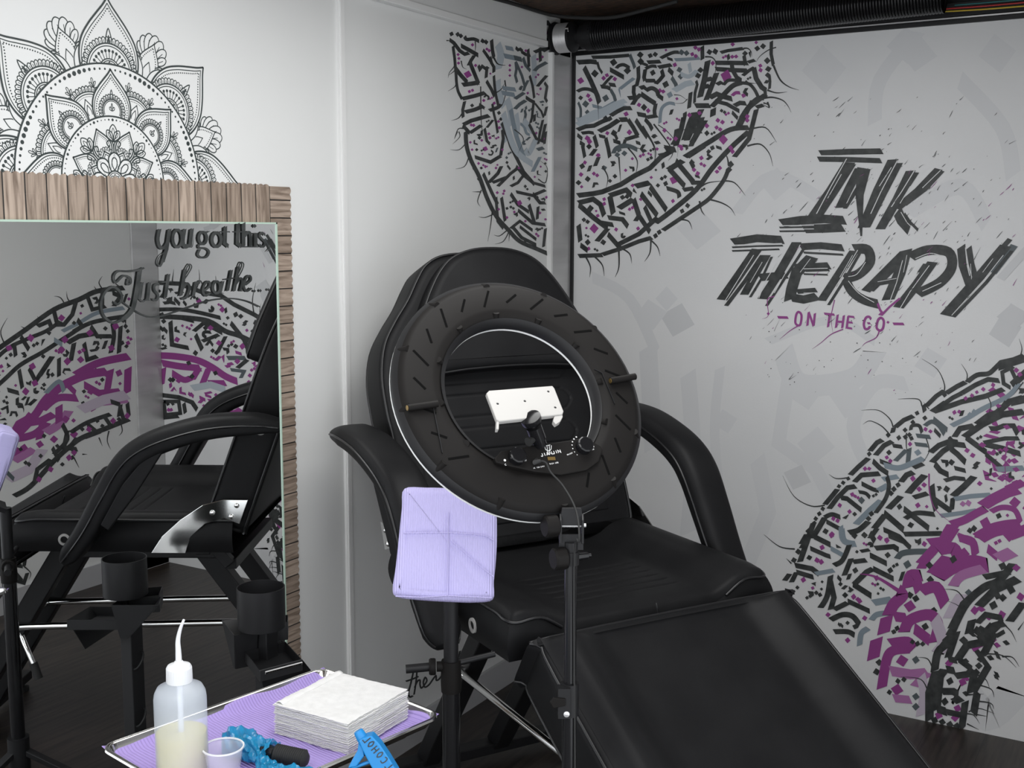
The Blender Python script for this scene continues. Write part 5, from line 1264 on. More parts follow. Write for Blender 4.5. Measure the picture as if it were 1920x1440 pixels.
# ---- the big brush lettering
pl = Paint(lambda x, y, h: ony(x, y, -h), .0016)
strokes(pl, '''K 34 735,208 900,200 1095,197;K 30 725,243 900,245 1090,252;K 62 905,262 800,430 690,590;K 26 930,272 850,400 735,575;K 50 510,615 620,598 760,590 880,598;K 50 640,648 760,645 870,640;K 10 500,640 700,636;K 10 500,662 680,660
K 48 965,295 900,420 850,525;K 22 990,350 930,450 880,530;Kt 78 990,295 965,450 975,690;K 56 1160,245 1070,430 985,640;K 30 1200,265 1110,440 1010,640;K 50 1262,310 1180,480 1085,650;K 24 1298,320 1220,440 1130,600;K 42 1425,300 1300,430 1180,530;K 16 1450,312 1350,420 1230,510;K 60 1185,545 1210,600 1255,650;K 16 1225,560 1260,610 1305,655
K 46 228,725 370,702 520,712;K 10 225,755 370,748 520,745;K 10 225,776 500,766;K 54 370,765 270,910 165,1060;K 22 400,800 300,950 190,1095;K 44 425,800 350,930 295,1030;K 14 455,810 400,930 330,1045;K 50 600,725 500,900 400,1055;K 16 640,765 540,920 425,1095;K 44 385,930 540,915;K 40 620,752 740,745 870,758;K 12 640,785 870,798
K 64 690,810 600,900 570,1000 560,1060;K 42 590,872 790,862;K 10 650,893 790,888;K 10 640,910 780,914;K 48 565,1045 640,1058 720,1040;K 28 600,1012 715,1003;K 50 935,775 840,920 745,1065;K 16 975,775 880,940 785,1090;Ks 58 935,765 1010,770 1025,840 960,910 880,935;Ks 52 880,930 920,1010 990,1060 1075,1085
K 46 1225,785 1110,900 1000,1010;K 14 1245,810 1040,1010;K 66 1235,770 1200,900 1130,1060;K 30 1060,965 1200,940;K 54 1390,840 1290,980 1190,1105;K 18 1345,850 1310,900;Ks 58 1260,812 1360,772 1480,782 1500,870 1430,960 1300,1025;K 50 1555,750 1565,860 1600,960;K 34 1600,755 1615,850 1640,940;K 60 1815,745 1700,880 1590,1010 1465,1150;K 20 1850,775 1700,960 1510,1160''', 1300, 220, 3.097)
strokes(pl, '''W 5 890,240 800,400 715,560;W 4 860,330 780,470;W 5 735,223 900,222 1095,222;W 4 940,400 890,500;W 5 1185,250 1090,430 1030,560;W 4 1150,290 1080,400;W 5 1283,310 1210,430 1150,520;W 4 1260,400 1200,500;W 4 1435,308 1330,410;W 4 1205,550 1240,610 1285,655;W 5 500,630 700,626;W 4 510,650 700,648;W 4 230,742 515,732;W 4 350,800 250,960 175,1080;W 3 400,840 330,960
W 4 480,850 420,950 380,1050;W 4 620,740 560,860 470,1020;W 3 680,820 620,900;W 4 640,880 780,876;W 3 640,1020 715,1018;W 4 955,770 860,930 765,1080;W 3 925,800 850,930;Ws 4 1000,840 950,910 900,925;Ws 4 900,950 960,1020 1050,1075;W 4 1215,830 1180,960 1140,1070;W 3 1240,800 1220,900;W 3 1070,955 1180,935;W 4 1370,860 1260,1010 1200,1110;Ws 4 1290,820 1370,790 1430,800;Ws 4 1440,960 1330,1010;W 5 1580,755 1590,860 1605,920;W 3 1610,850 1615,940;W 4 1800,800 1690,940 1500,1150;W 3 1740,820 1680,900''', 1300, 220, 3.097)
strokes(pl, '''M 15 490,1161 550,1163;M 15 1160,1199 1222,1200;Msc 13 612,1130 628,1150 622,1200 606,1208 592,1190 598,1145;M 13 662,1210 670,1130;M 13 670,1132 698,1212;M 13 698,1212 706,1138;M 13 760,1140 820,1146;M 13 792,1142 782,1218;M 13 838,1146 828,1222;M 13 874,1150 864,1224;M 12 833,1186 868,1188;M 13 900,1152 890,1226;M 12 900,1156 935,1160;M 12 896,1190 925,1192;M 12 890,1222 922,1226
Ms 14 1032,1172 1020,1158 1002,1164 990,1196 996,1226 1014,1228 1026,1212;M 12 1028,1196 1010,1196;Msc 14 1090,1164 1106,1184 1100,1226 1082,1238 1064,1220 1072,1178;M 22 1085,1150 1105,1130;M 14 1070,1080 1085,1120 1100,1140;M 12 1100,1140 1140,1100 1200,1050;Mh 8 1080,1240 1060,1280 1000,1310 980,1330;Mh 7 610,1210 560,1240 500,1290;Mh 7 870,1230 800,1260 740,1310 690,1345;Mh 7 470,1040 430,1060 435,1150 400,1170;Mh 6 820,1060 800,1160 810,1250;dM 9 1130,1190 435,1140''', 1300, 220, 3.097)
# paint splatter, thrown along one diagonal
rs = random.Random(9)
for i in range(430):
    cx, cy = rs.gauss(1640, 150), rs.gauss(430, 150)
    if not (1380 < cx < 1905 and 180 < cy < 740): continue
    L_ = abs(rs.gauss(0, 9))+1.2; a = math.radians(rs.gauss(-47, 9)); dx, dy = math.cos(a)*L_, math.sin(a)*L_
    m = 'mag' if (rs.random() < (.30 if cy > 560 or cx > 1830 else .05)) else 'ink'
    pl.ribbon([(cx-dx/2, cy-dy/2), (cx+rs.uniform(-.6, .6), cy+rs.uniform(-.6, .6)), (cx+dx/2, cy+dy/2)], rs.uniform(.5, 1.5), m, taper=rs.choice((1, 2)), n=2)
for i in range(70):
    cx, cy = rs.gauss(1560, 160), rs.gauss(640, 60)
    if 1385 < cx < 1905 and 560 < cy < 780: pl.dot(cx, cy, rs.uniform(.5, 1.3), 'ink', 5)
pl.build('painted_lettering', wall_rear)

# ---- left wall: calligraphy by the corner
pw = Paint(lambda x, y, h: onx(x, y, h)); oc3 = Occ(2.0)
cl = lambda x, y: x < 1027
strokes(pw, '''Ps 70 640,160 680,300 640,480;Ps 60 640,620 650,760 720,960;Ps 60 760,860 800,1000 820,1200;Ps 40 880,1050 900,1200 890,1330;P 60 700,1150 760,1400;Ps 50 1100,300 1110,500 1100,700
K 36 20,100 75,140 150,240 215,285 270,270;K 40 165,175 250,220 390,300;Ks 34 215,60 240,95 330,90 400,120;Kh 12 350,120 355,190 345,270;dK 30 45,25 125,30 165,50 445,115 490,130;K 28 65,180 75,260 85,330;Ks 28 85,330 95,450 105,560 110,650 130,760 180,860;K 34 340,300 300,360 265,430;K 38 290,410 330,510 395,670;K 40 100,470 160,550 250,650;K 44 185,680 300,665 390,650;K 40 180,860 350,820 480,780;K 30 215,890 190,1000 195,1100
K 40 220,1030 340,1000 460,950;K 40 200,1190 300,1140 530,1075;K 36 190,1200 280,1300;K 34 280,1300 430,1200;K 30 450,230 500,300 560,390;K 30 540,320 560,400 590,450 590,520;K 34 560,100 570,230 590,330;Kh 20 590,330 640,410 740,430;K 30 500,460 490,590;K 32 495,630 560,740 600,830;Ks 26 590,560 600,700 620,830 650,960;Ks 36 530,1010 640,970 680,930;K 24 570,920 590,1050 620,1170 640,1300;K 30 390,430 410,480 440,440 480,470 520,450;K 28 400,930 470,980;dK 26 310,945 405,1360 655,1040 680,1120
Kh 12 420,700 430,1180 470,1400;K 28 470,1240 500,1400 540,1440;K 24 580,1130 500,1230;K 28 690,1170 740,1300 800,1440;Kh 14 600,790 680,740 730,660;Kh 14 730,620 745,760 700,930 620,1000;dM 22 315,165 130,290 140,340 355,430 275,765 315,750 460,880 595,915 500,220 530,240 300,1195 330,1200 650,1150 660,1230 525,1310 540,1360 135,400;dM 15 545,535;dM 52 255,545
B 40 740,200 840,220;B 46 720,305 860,335;S 46 850,330 950,355;K 30 870,200 900,230 930,220 960,250;K 30 940,250 1000,290 1060,300;S 30 965,330 1000,430 1060,500;K 28 1030,220 1035,330 1040,450;K 34 1110,260 1220,215 1270,200;K 30 1180,200 1190,380;S 26 870,380 880,480 865,560 890,650;S 26 880,400 950,560 990,700;dM 18 795,430 795,490 795,560 950,450 1000,240 1150,350 1215,320 1130,580 1160,550 1025,785 1190,730 1240,1240 1135,1300
S 34 1110,500 1160,450 1270,390;K 30 1150,700 1200,640 1270,560;B 40 700,720 870,740;B 44 690,780 860,810;S 34 860,860 920,820 980,780;S 34 860,990 920,930 1000,880;K 34 1000,840 1060,880 1120,910;S 26 1030,620 990,700 970,760;K 24 1050,560 1090,700 1110,850;K 24 1100,910 1080,1100 1060,1170;K 20 1120,920 1200,1020 1230,1100;K 26 1115,1060 1110,1150;S 24 985,1000 1000,1060 980,1150;K 24 1220,1130 1180,1300 1160,1440;K 24 1260,1280 1240,1440;Bs 26 930,1180 980,1220 1010,1300 1050,1320;K 26 1240,650 1275,700 1250,850 1275,900;K 26 1270,960 1240,1080
Kh 12 -20,110 40,110;Kh 14 90,350 80,440 20,520 0,590;Kh 12 100,480 60,520 0,560;Kh 14 110,620 90,700 0,760;Kh 14 180,1050 130,1110 40,1140;Kh 14 200,1240 130,1250 80,1380;Kh 12 140,1280 150,1350 60,1440;Kh 12 170,370 190,450 240,480''', 840, 60, 6.857, oc3, cl, wk=1.3)
strokes(pw, '''Ks 17 155,600 160,680 185,760 230,850 270,960 320,1060 390,1140 450,1200 540,1240 598,1265;K 15 205,740 290,768 345,735;K 13 345,735 360,640 355,590;K 14 375,600 400,680 440,760 470,820 530,890;K 12 430,790 470,840 520,880 590,900;K 14 250,830 300,940 330,1000;K 13 300,880 380,850;K 13 330,900 400,830 440,800;K 14 280,880 330,830 350,790;K 12 320,960 330,1090 360,1130;K 13 350,960 370,1090;K 12 400,900 440,880 470,840;K 14 400,940 440,1000 500,1040;K 13 430,930 520,950 590,920;K 14 440,1030 520,1100 590,1110
K 14 520,940 560,990 590,990;K 14 500,1000 530,1100;K 12 400,1130 450,1090 520,1140;K 12 450,1120 540,1190;K 14 410,1120 460,1180 540,1220;K 12 590,1130 580,1230;K 12 550,1010 545,1080;dK 9 240,800 225,860 215,700 185,770 320,1040 480,1200 380,1020 480,900 545,960 380,770 475,1060;dM 8 180,660 190,700 225,775 355,700 445,800 360,940 365,925 335,1025 420,1040 380,1070 480,1090 550,1170 540,1160 590,1080 560,1045 595,960 580,640 320,800;dM 15 262,695 448,990
Bs 18 400,480 430,620 480,760;Ps 24 360,500 400,640 440,720 520,780;Ps 20 540,640 500,720 480,700;B 14 560,740 520,820;P 24 470,540 520,600;S 14 545,700 580,690;K 12 500,560 540,640 590,660;K 12 590,560 570,650;Kh 5 110,600 95,640;Kh 5 160,660 120,700 70,700;Kh 5 175,730 150,790 100,805;Kh 5 230,850 190,800;Kh 5 240,930 190,930;Kh 5 240,920 220,980 235,1010;Kh 5 310,1050 260,1070 225,1065;Kh 5 300,1030 290,1120 275,1200;Kh 5 380,1140 340,1170 310,1165;Kh 5 390,1150 360,1200 315,1215;Kh 5 395,1150 390,1200;Kh 5 550,860 590,880 600,800 560,760;Kh 5 420,590 470,640 440,720''', 820, 40, 2.909, oc3, cl, wk=1.3)
filler(pw, px([(130, 400), (590, 300), (595, 1250), (500, 1200), (350, 1090), (230, 850)], 820, 40, 2.909), oc3, rnd, 1500, 8, 4.2, lambda x, y: 'ink' if y > 300 or x < 930 else 'slate')
# patch above the post
strokes(pw, '''K 46 230,210 310,205;K 40 230,360 305,365;dM 20 275,295;Kt 30 245,250 240,330;K 20 310,225 310,340;K 40 240,460 290,430 330,400 370,405;dM 22 375,430;dK 14 355,460''', 800+800/4.8, 0, 4.8)
pw.build('painted_calligraphy', wall_left)
# script lettering low on the wall, behind the chair
ps = Paint(lambda x, y, h: onx(x, y, h), .0008)
strokes(ps, '''Ks 13 175,545 145,680 125,760 135,800 165,790;Ks 12 100,660 160,640 215,615;Ks 12 203,505 195,640 175,780;Ks 12 180,715 205,660 228,650 228,690 240,720 262,700;Ks 12 262,700 290,655 275,625 258,670 272,712 310,690 345,640;Ks 12 345,640 372,610 375,650 400,640 430,600;Ks 12 590,385 580,440 598,485 635,440;Ks 12 655,365 645,440 625,560 600,600 590,570 625,510 690,430
Ks 12 720,290 715,360 728,398 750,370;dK 9 718,237;Ks 12 750,380 765,300 768,262 785,310 775,370 745,398;Ks 12 460,640 440,600 470,560 490,600 500,640 530,560''', 740, 1140, 4.8, wk=1.25)
ps.build('script_lettering', wall_left)

# ---- opposite wall (seen in the mirror)
po = Paint(lambda x, y, h: (lambda p: Vector((W-h, p.y, p.z)))(onx(x, y, -W))); oc4 = Occ(2.5)
clo = lambda x, y: x < 237
strokes(po, '''Ks 30 -200,1150 0,1010 130,920 300,800 450,740 560,690 720,670;Ks 24 -200,1250 0,1050 130,980 250,930 340,870;Bs 24 350,930 450,880 560,820 720,790;Ks 26 -200,1400 0,1220 100,1130 240,1050 380,960 520,880 730,840;K 26 300,810 320,890 360,890 410,830 430,760;K 24 500,720 530,800 610,780;K 24 590,690 590,780;K 26 650,700 700,720 660,780;K 26 100,960 150,1040;K 24 60,1000 70,1080;K 26 200,900 270,870 290,920;K 26 420,930 470,900 440,860;K 26 520,900 560,960 650,960;K 30 560,940 450,960 380,1000;Ks 26 650,880 660,960 640,1060;K 26 700,900 690,1060;K 24 90,1160 110,1270;K 26 150,1150 190,1230 260,1120;K 30 290,1080 210,1200;K 24 330,1090 330,1200;K 26 20,1280 90,1300;K 28 420,1000 400,1110;K 26 480,1000 500,1100 560,1080;dK 14 270,940 420,880 580,965 730,900 710,1000 735,1020 560,1030 40,1070 235,1080 290,1190 550,1165 480,1290 475,1360 590,1220 240,1250
Ms 46 430,1190 520,1140 600,1110 750,1080;Ms 50 -60,1600 60,1560 180,1440 250,1340 330,1270 400,1230 500,1190 620,1170;M 40 640,1160 620,1280;M 44 745,1150 740,1300;Ms 44 230,1400 320,1330 440,1330;M 40 480,1250 570,1300 700,1290;N 40 560,1360 740,1340;M 30 380,1250 430,1300;dM 22 345,850 160,970 515,940 345,1040 460,1100 170,1140 645,1030 380,1110 670,900 520,1290 620,1190 690,1180 185,1240 530,1390 130,1290 30,1030 365,980;Bs 26 250,1300 330,1230 360,1290;B 26 300,980 350,1010;L 60 460,1400 600,1340 740,1310;Ks 26 640,1350 700,1370 770,1345;K 24 700,1370 690,1440 ;K 24 740,1360 750,1440
Kh 9 0,1000 -20,930 20,850;Kh 9 130,915 100,900;Kh 9 210,860 200,840;Kh 9 370,780 340,730 300,720;Kh 9 400,760 380,730 375,690;Kh 9 560,690 540,660;Kh 9 600,690 570,640 590,600;Kh 9 700,670 640,620''', 0, 330, 3.2, oc4, clo)
strokes(po, '''Ms 50 -40,320 40,300 100,260;M 50 20,230 90,110 180,60;M 44 100,110 220,90 300,50;Ms 44 60,200 180,170 260,100;N 46 60,330 180,260;M 40 240,60 210,200;Ns 50 250,160 330,110 390,30;M 44 330,0 330,100;dM 24 150,60 370,80 420,170 120,250 10,170 215,230 300,200;L 60 20,440 150,380 230,260;Ks 30 770,20 750,80 600,140 470,190 400,240 300,330 160,480 60,540;Ks 26 760,0 640,50 500,100 400,160;K 26 380,150 360,250 440,260;K 26 500,110 560,160 480,190;K 24 600,60 640,120;K 26 440,190 400,240 430,290;K 24 290,250 330,330;K 24 700,20 720,90;Ks 26 350,110 380,200 300,290;K 26 180,470 200,380 280,320;dK 14 560,90 590,120 470,140 320,240 240,180 130,340 150,350 220,300 690,80 410,310 350,350 100,260;dM 18 510,140 655,90 740,60 420,280 280,380 390,310 210,440;Kh 9 700,100 710,150 690,180;Kh 9 630,150 620,210 640,260;Kh 9 570,190 590,240;Kh 9 420,310 450,370;Kh 9 470,290 500,290;S 24 0,380 60,440
K 22 100,880 130,900 120,960;K 24 40,900 60,990 110,1050;K 24 60,950 110,960;K 22 50,1040 120,1060 140,1000;Kh 9 110,920 170,900;Kh 9 120,960 160,1000 150,1040;K 24 40,890 110,880''', 0, 760, 3.2, oc4, clo)
filler(po, [(-60, 700), (0, 655), (100, 580), (180, 545), (235, 545), (235, 660), (150, 690), (60, 780), (-60, 860)], oc4, rnd, 3500, 12, 6, lambda x, y: 'ink')
filler(po, [(60, 780), (150, 700), (235, 665), (235, 780), (150, 800), (60, 880), (-60, 930), (-60, 860)], oc4, rnd, 1800, 12, 6, lambda x, y: 'mag' if y < 850 else 'ink', dots=.5)
po.build('painted_calligraphy', wall_right)
# a plain lit panel between post and seam is the wall itself

# ---- mandala on the left wall
def mandala():
    C0 = onx(214, 339); R = (onx(193, 119)-C0).length
    c = (C0.y, C0.z)
    md = Paint(lambda y, z, h: Vector((h, y, z)), .0004, 8e-7)
    lw = .0026
    def pol(r, a, t=0):     # r along the direction a (from up, towards +y), t sideways; in units of R
        ca, sa = math.cos(a), math.sin(a)
        return (c[0]+(r*sa+t*ca)*R, c[1]+(r*ca-t*sa)*R)
    def line(pts, w=1, closed=False, sm=True, n=5): md.ribbon(pts, lw*w, 'line', smooth=sm, closed=closed, n=n)
    def circ(r, a=0, cr=0, w=1, a0=0, a1=2*PI, n=40):
        line([pol(cr+r*math.cos(t), a, r*math.sin(t)) for t in [a0+(a1-a0)*i/n for i in range(n+1)]], w, sm=False)
    def fill(pts): md.poly(pts, 'panel')
    def disc(r, a=0, cr=0): fill([pol(cr+r*math.cos(t), a, r*math.sin(t)) for t in [2*PI*i/40 for i in range(40)]])
    def ogee(a, r0, h, w, k=1.0, fl=True, lw_=1, cr=0):
        half = [(0, .80), (.16, .97), (.33, 1.0), (.50, .90), (.66, .66), (.80, .38), (.91, .15), (1, 0)]
        pts = [(r0+h*u*k, w*v*k) for u, v in half]
        full = [pol(r, a, t) for r, t in pts]+[pol(r, a, -t) for r, t in pts[-2::-1]]
        l = catmull([(p[0], p[1], 0) for p in full[:len(pts)]], 5)+catmull([(p[0], p[1], 0) for p in full[len(pts)-1:]], 5)
        l = [(q.x, q.y) for q in l]
        if fl: fill(l)
        line(l, lw_, sm=False); return l
    def dots_on(l, step, r):
        acc = 0; last = Vector(l[0])
        for q in l[1:]:
            q = Vector(q); d = (q-last).length
            while acc+d >= step:
                t = (step-acc)/d; last = last+(q-last)*t; md.dot(last.x, last.y, r, 'line', 6); d = (q-last).length; acc = 0
            acc += d; last = q
    def scallops(a, cr, r, n, a0, a1, s=.05, w=.8):
        for i in range(n):
            t = a0+(a1-a0)*(i+.5)/n; dt = (a1-a0)/n/2
            p = lambda rr, tt: pol(cr+rr*math.cos(tt), a, rr*math.sin(tt))
            line([p(r, t-dt), p(r+s*.7, t-dt*.95), p(r+s, t), p(r+s*.7, t+dt*.95), p(r, t+dt)], w, n=3)
            line([p(r+s*.15, t+dt*.1), p(r+s*.6, t)], w*.7, sm=False)
    def lily(a, cr, s):
        line([pol(cr, a, 0), pol(cr+s*.5, a, s*.12), pol(cr+s, a, 0), pol(cr+s*.5, a, -s*.12), pol(cr, a, 0)], .7, n=3)
        for q in (-1, 1):
            line([pol(cr, a, 0), pol(cr+s*.15, a, q*s*.35), pol(cr+s*.45, a, q*s*.42), pol(cr+s*.5, a, q*s*.2), pol(cr+s*.3, a, q*s*.2)], .7, n=3)
    A8 = [k*PI/4 for k in range(-3, 4)]
    H8 = [k*PI/4+PI/8 for k in range(-4, 4)]
    # feathers between the outer petals
    for a in H8:
        for i, tt in enumerate([-.95, -.62, -.3, 0, .3, .62, .95]):
            rr = 1.16; d = .25*math.cos(tt*.75)
            b = pol(rr, a, tt*.055); e = pol(rr+d*math.cos(tt), a, .02*tt+d*.95*math.sin(tt))
            v = Vector((e[0]-b[0], e[1]-b[1])); n_ = Vector((-v.y, v.x))*.22
            loop = [b, (b[0]+v.x*.55+n_.x, b[1]+v.y*.55+n_.y), (b[0]+v.x*.9+n_.x*.8, b[1]+v.y*.9+n_.y*.8), (e[0]+v.x*.04, e[1]+v.y*.04), (b[0]+v.x*.9-n_.x*.8, b[1]+v.y*.9-n_.y*.8), (b[0]+v.x*.55-n_.x, b[1]+v.y*.55-n_.y)]
            lp = [(q.x, q.y) for q in catmull([(x, y, 0) for x, y in loop], 4, True)]
            fill(lp); line(lp, .9, closed=True, sm=False)
            line([(b[0]+v.x*.3, b[1]+v.y*.3), (b[0]+v.x*.8, b[1]+v.y*.8)], .6, sm=False)
        l = ogee(a, 1.03, .31, .115); dots_on(ogee(a, 1.05, .25, .085, fl=False, lw_=.01), .022*R, .0016)
        ogee(a, 1.02, .14, .04, fl=False, lw_=.8)
        for q in (-1, 1):
            pts = [pol(.98, a, q*.02), pol(1.08, a, q*.05), pol(1.15, a, q*.12), pol(1.15, a, q*.19), pol(1.08, a, q*.21), pol(1.05, a, q*.17), pol(1.08, a, q*.14)]
            fill([pol(.98, a, q*.0), pol(1.08, a, q*.04), pol(1.15, a, q*.10), pol(1.16, a, q*.18), pol(1.10, a, q*.215), pol(1.0, a, q*.2)])
            line(pts); line([pol(.98, a, q*.10), pol(1.05, a, q*.2), pol(1.15, a, q*.21), pol(1.18, a, q*.14), pol(1.14, a, q*.08)], 1)
            circ(.022, a+q*.145/1.09, 1.09, .9, n=14)
    for a in A8:
        ogee(a, .84, .72, .315, lw_=1.5)
        ogee(a, .84, .672, .292, fl=False, lw_=.8)
        dots_on(ogee(a, .84, .635, .265, fl=False, lw_=.01), .024*R, .0017)
        scallops(a, .93, .245, 26, -1.75, 1.75, .055)
        disc(.245, a, .93); circ(.245, a, .93, 1.2, -1.9, 1.9); circ(.222, a, .93, .8, -1.9, 1.9)
        line([pol(1.175, a, -.035), pol(1.22, a, -.03), pol(1.30, a, 0), pol(1.22, a, .03), pol(1.175, a, .035)], 1, n=4); line([pol(1.18, a, -.012), pol(1.24, a, 0), pol(1.18, a, .012)], .8)
        for i in range(17):
            t = -1.75+3.5*i/16; p = lambda rr: pol(.93+rr*math.cos(t), a, rr*math.sin(t))
            line([p(.11), p(.178)], .7, sm=False); md.dot(*p(.183), .0034, 'line', 8)
        disc(.115, a, .93); circ(.115, a, .93, 1, -1.9, 1.9); circ(.098, a, .93, .8, -1.9, 1.9)
        dots_on([pol(.93+.082*math.cos(t), a, .082*math.sin(t)) for t in [-1.7+3.4*i/30 for i in range(31)]], .016*R, .0011)
        lily(a, .965, .06)
    # the dotted circle
    disc(1.0); circ(1.0, w=1.4, n=120)
    n = 108
    for i in range(n):
        t = 2*PI*i/n; md.dot(*pol(.955, t), .0024+.0026*(.5+.5*math.cos(8*t+PI))**2, 'line', 8)
    # drops inside the rim
    for a in H8:
        for q in (-1, 1):
            a_ = a+q*.16
            for u, s_ in ((-.5, .06), (0, .085), (.5, .06)):
                b = (.80, 0); r1 = .80+s_*math.cos(u); t1 = s_*math.sin(u)
                line([pol(.80, a_, 0), pol(.80+(r1-.8)*.8, a_, t1*.8-.010), pol(r1, a_, t1), pol(.80+(r1-.8)*.8, a_, t1*.8+.010), pol(.80, a_, 0)], .65, n=3)
    # scalloped arches behind the inner petals
    for a in H8:
        scallops(a, .55, .235, 24, -1.6, 1.6, .05)
        disc(.235, a, .55); circ(.235, a, .55, 1, -1.6, 1.6); circ(.215, a, .55, .8, -1.6, 1.6)
        dots_on([pol(.55+.195*math.cos(t), a, .195*math.sin(t)) for t in [-1.5+3*i/40 for i in range(41)]], .016*R, .0011)
        ogee(a, .58, .15, .045, lw_=.8); ogee(a, .59, .09, .022, lw_=.7)
    for a in A8:
        ogee(a, .50, .455, .205, lw_=1.4); ogee(a, .50, .415, .186, fl=False, lw_=.8)
        dots_on(ogee(a, .50, .385, .165, fl=False, lw_=.01), .021*R, .0016)
        scallops(a, .60, .10, 19, -2.0, 2.0, .045); disc(.10, a, .60); circ(.10, a, .60, 1.1, -2, 2); circ(.086, a, .60, .7, -2, 2)
        line([pol(.705, a, -.016), pol(.745, a, -.012), pol(.78, a, 0), pol(.745, a, .012), pol(.705, a, .016)], .8, n=3); lily(a, .60, .065)
    disc(.555); circ(.555, w=1.3, n=90)
    for i in range(80):
        t = 2*PI*i/80; md.dot(*pol(.525, t), .0014+.0016*(.5+.5*math.cos(16*t))**2, 'line', 7)
    # inner rosette
    for a in A8+[PI]:
        for tt in (-.55, 0, .55):
            d = .15 if tt == 0 else .115
            b = pol(.335, a, 0); e = pol(.335+d*math.cos(tt), a, d*math.sin(tt)*1.1)
            v = Vector((e[0]-b[0], e[1]-b[1])); n_ = Vector((-v.y, v.x))*.27
            line([b, (b[0]+v.x*.6+n_.x, b[1]+v.y*.6+n_.y), (e[0], e[1]), (b[0]+v.x*.6-n_.x, b[1]+v.y*.6-n_.y), b], .9, n=4)
            line([(b[0]+v.x*.3, b[1]+v.y*.3), (b[0]+v.x*.55+n_.x*.35, b[1]+v.y*.55+n_.y*.35), (b[0]+v.x*.8, b[1]+v.y*.8), (b[0]+v.x*.55-n_.x*.35, b[1]+v.y*.55-n_.y*.35), (b[0]+v.x*.3, b[1]+v.y*.3)], .6, n=3)
    for a in H8:
        ogee(a, .24, .23, .095, lw_=1.2); ogee(a, .25, .19, .075, fl=False, lw_=.6); dots_on(ogee(a, .25, .17, .062, fl=False, lw_=.01), .017*R, .0010)
        for q in (-1, 1): line([pol(.22, a, q*.09), pol(.29, a, q*.115), pol(.335, a, q*.10), pol(.33, a, q*.055), pol(.29, a, q*.06), pol(.30, a, q*.08)], 1, n=4)
        scallops(a, .22, .05, 7, -1.3, 1.3, .035, .7)
        disc(.05, a, .22); l = ogee(a, .15, .12, .06, lw_=1.1); ogee(a, .16, .085, .04, fl=False, lw_=.7)
    for a in A8+[PI]:
        pts = [pol(.05, a, .02), pol(.12, a, .055), pol(.20, a, .06), pol(.245, a, 0), pol(.20, a, -.06), pol(.12, a, -.055), pol(.05, a, -.02)]
        l = [(q.x, q.y) for q in catmull([(x, y, 0) for x, y in pts], 4)]
        fill(l); line(l, 1.2, sm=False)
        dots_on([pol(.07+.16*(1-abs(s)), a, .042*math.sin(PI*s*.5)*(1 if True else 0)*1.0) for s in [-.95+1.9*i/30 for i in range(31)]], .016*R, .0010)
        line([pol(.09, a, 0), pol(.13, a, .025), pol(.18, a, .025), pol(.20, a, 0), pol(.18, a, -.025), pol(.13, a, -.025), pol(.09, a, 0)], .9, n=3)
    disc(.085); circ(.085, w=1.2); circ(.068, w=.7)
    for i in range(8):
        a = i*PI/4; line([pol(0, a), pol(.03, a, .014), pol(.055, a, 0), pol(.03, a, -.014), pol(0, a)], .7, n=3)
    md.build('mandala_drawing', wall_left)
mandala()

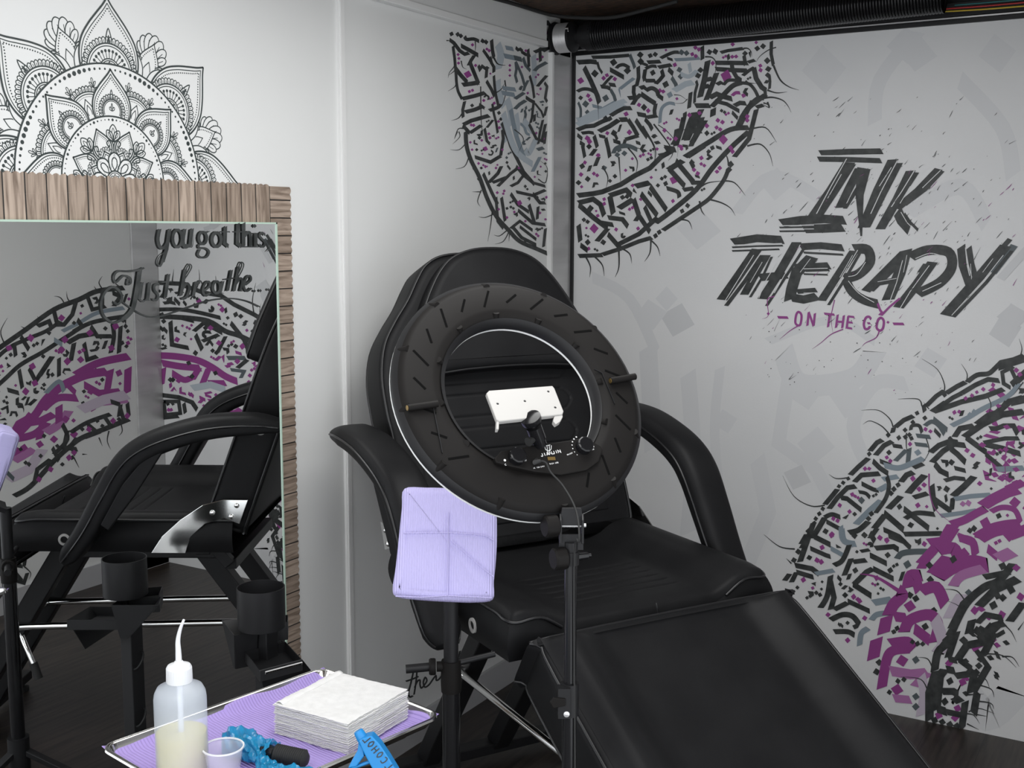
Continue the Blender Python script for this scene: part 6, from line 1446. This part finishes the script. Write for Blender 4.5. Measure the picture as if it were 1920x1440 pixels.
# ---- black lettering on the mirror's face (doubled by the silver behind it)
pg = Paint(lambda x, y, h: onx(x, y, .0151+h), 0)
def ell(cx, cy, rx, ry, n=14, sl=0): return ' '.join('%.1f,%.1f' % (cx+rx*math.cos(2*PI*i/n)-sl*math.sin(2*PI*i/n)*ry, cy+ry*math.sin(2*PI*i/n)) for i in range(n))
strokes(pg, '''Ks 20 958,320 948,380 960,425 985,430 1005,400;K 22 1018,320 1000,440 975,520;Kh 14 975,515 960,540 945,520 960,480 1010,440;Kc 17 %s;Ks 22 1108,320 1098,390 1110,425 1135,415;K 22 1152,318 1140,425;Kh 8 1140,425 1155,420 1165,350
Kc 17 %s;Kh 12 1235,340 1262,330;Ks 12 1195,410 1195,430 1235,435 1255,455 1240,485 1205,488 1188,470 1200,440;Kc 19 %s;K 22 1352,305 1350,405 1372,422;K 7 1328,335 1380,335;K 22 1428,285 1425,405 1448,422;K 7 1405,335 1455,335;K 22 1462,282 1462,424;Ks 18 1465,365 1485,340 1502,350 1504,424;K 7 1448,425 1520,425;K 20 1535,345 1535,424;K 7 1520,345 1540,345;K 7 1520,425 1552,425;dK 12 1528,300
Ks 13 1592,355 1572,340 1558,358 1575,380 1592,400 1580,424 1556,412;Kh 14 1612,415 1618,435 1600,455
Ks 12 770,615 765,650 785,640 780,610 740,600 695,640 685,600 710,572 770,572 830,565 865,550;Ks 27 838,570 822,680 795,800 740,860;Ks 14 740,860 680,880 625,840 608,770 630,700 680,665 725,700 730,745 705,770 685,755;K 20 852,640 838,735;Kh 10 838,735 860,755 890,720;K 20 898,640 885,745;Kh 8 885,745 905,745;Ks 13 955,650 930,655 928,685 950,715 940,745 915,740;K 20 1012,590 992,730;Kh 8 992,730 1010,745;K 7 968,638 1030,632
K 20 1112,560 1085,720;Ks 8 1092,640 1130,585 1150,545 1135,530 1115,560;Ks 15 1088,690 1120,645 1138,670 1120,725 1090,738;K 18 1178,635 1160,722;Ks 9 1175,660 1200,630 1212,645;Ks 13 1225,690 1258,660 1255,635 1232,645 1218,690 1235,718 1262,700;Kc 15 %s;K 17 1338,632 1322,700;Kh 8 1322,700 1345,705;K 17 1390,565 1366,690;K 7 1345,622 1410,612;K 17 1432,545 1405,692;Ks 8 1415,630 1450,570 1462,530 1445,518 1432,545;Ks 14 1415,650 1440,615 1455,630 1442,690;Kh 8 1442,690 1462,690
Ks 13 1470,655 1505,625 1500,600 1478,612 1464,660 1480,690 1510,672;Ks 8 720,745 850,830 950,845 1100,800 1250,750 1380,735 1480,750 1560,785;dK 9 1527,690 1562,688 1610,682''' % (ell(1065, 375, 28, 52), ell(1217, 372, 24, 36), ell(1300, 382, 28, 42), ell(1300, 668, 22, 36)), 0, 330, 3.2)
pg.build('mirror_lettering', mir, world=True, label='black brush-script words on the mirror')
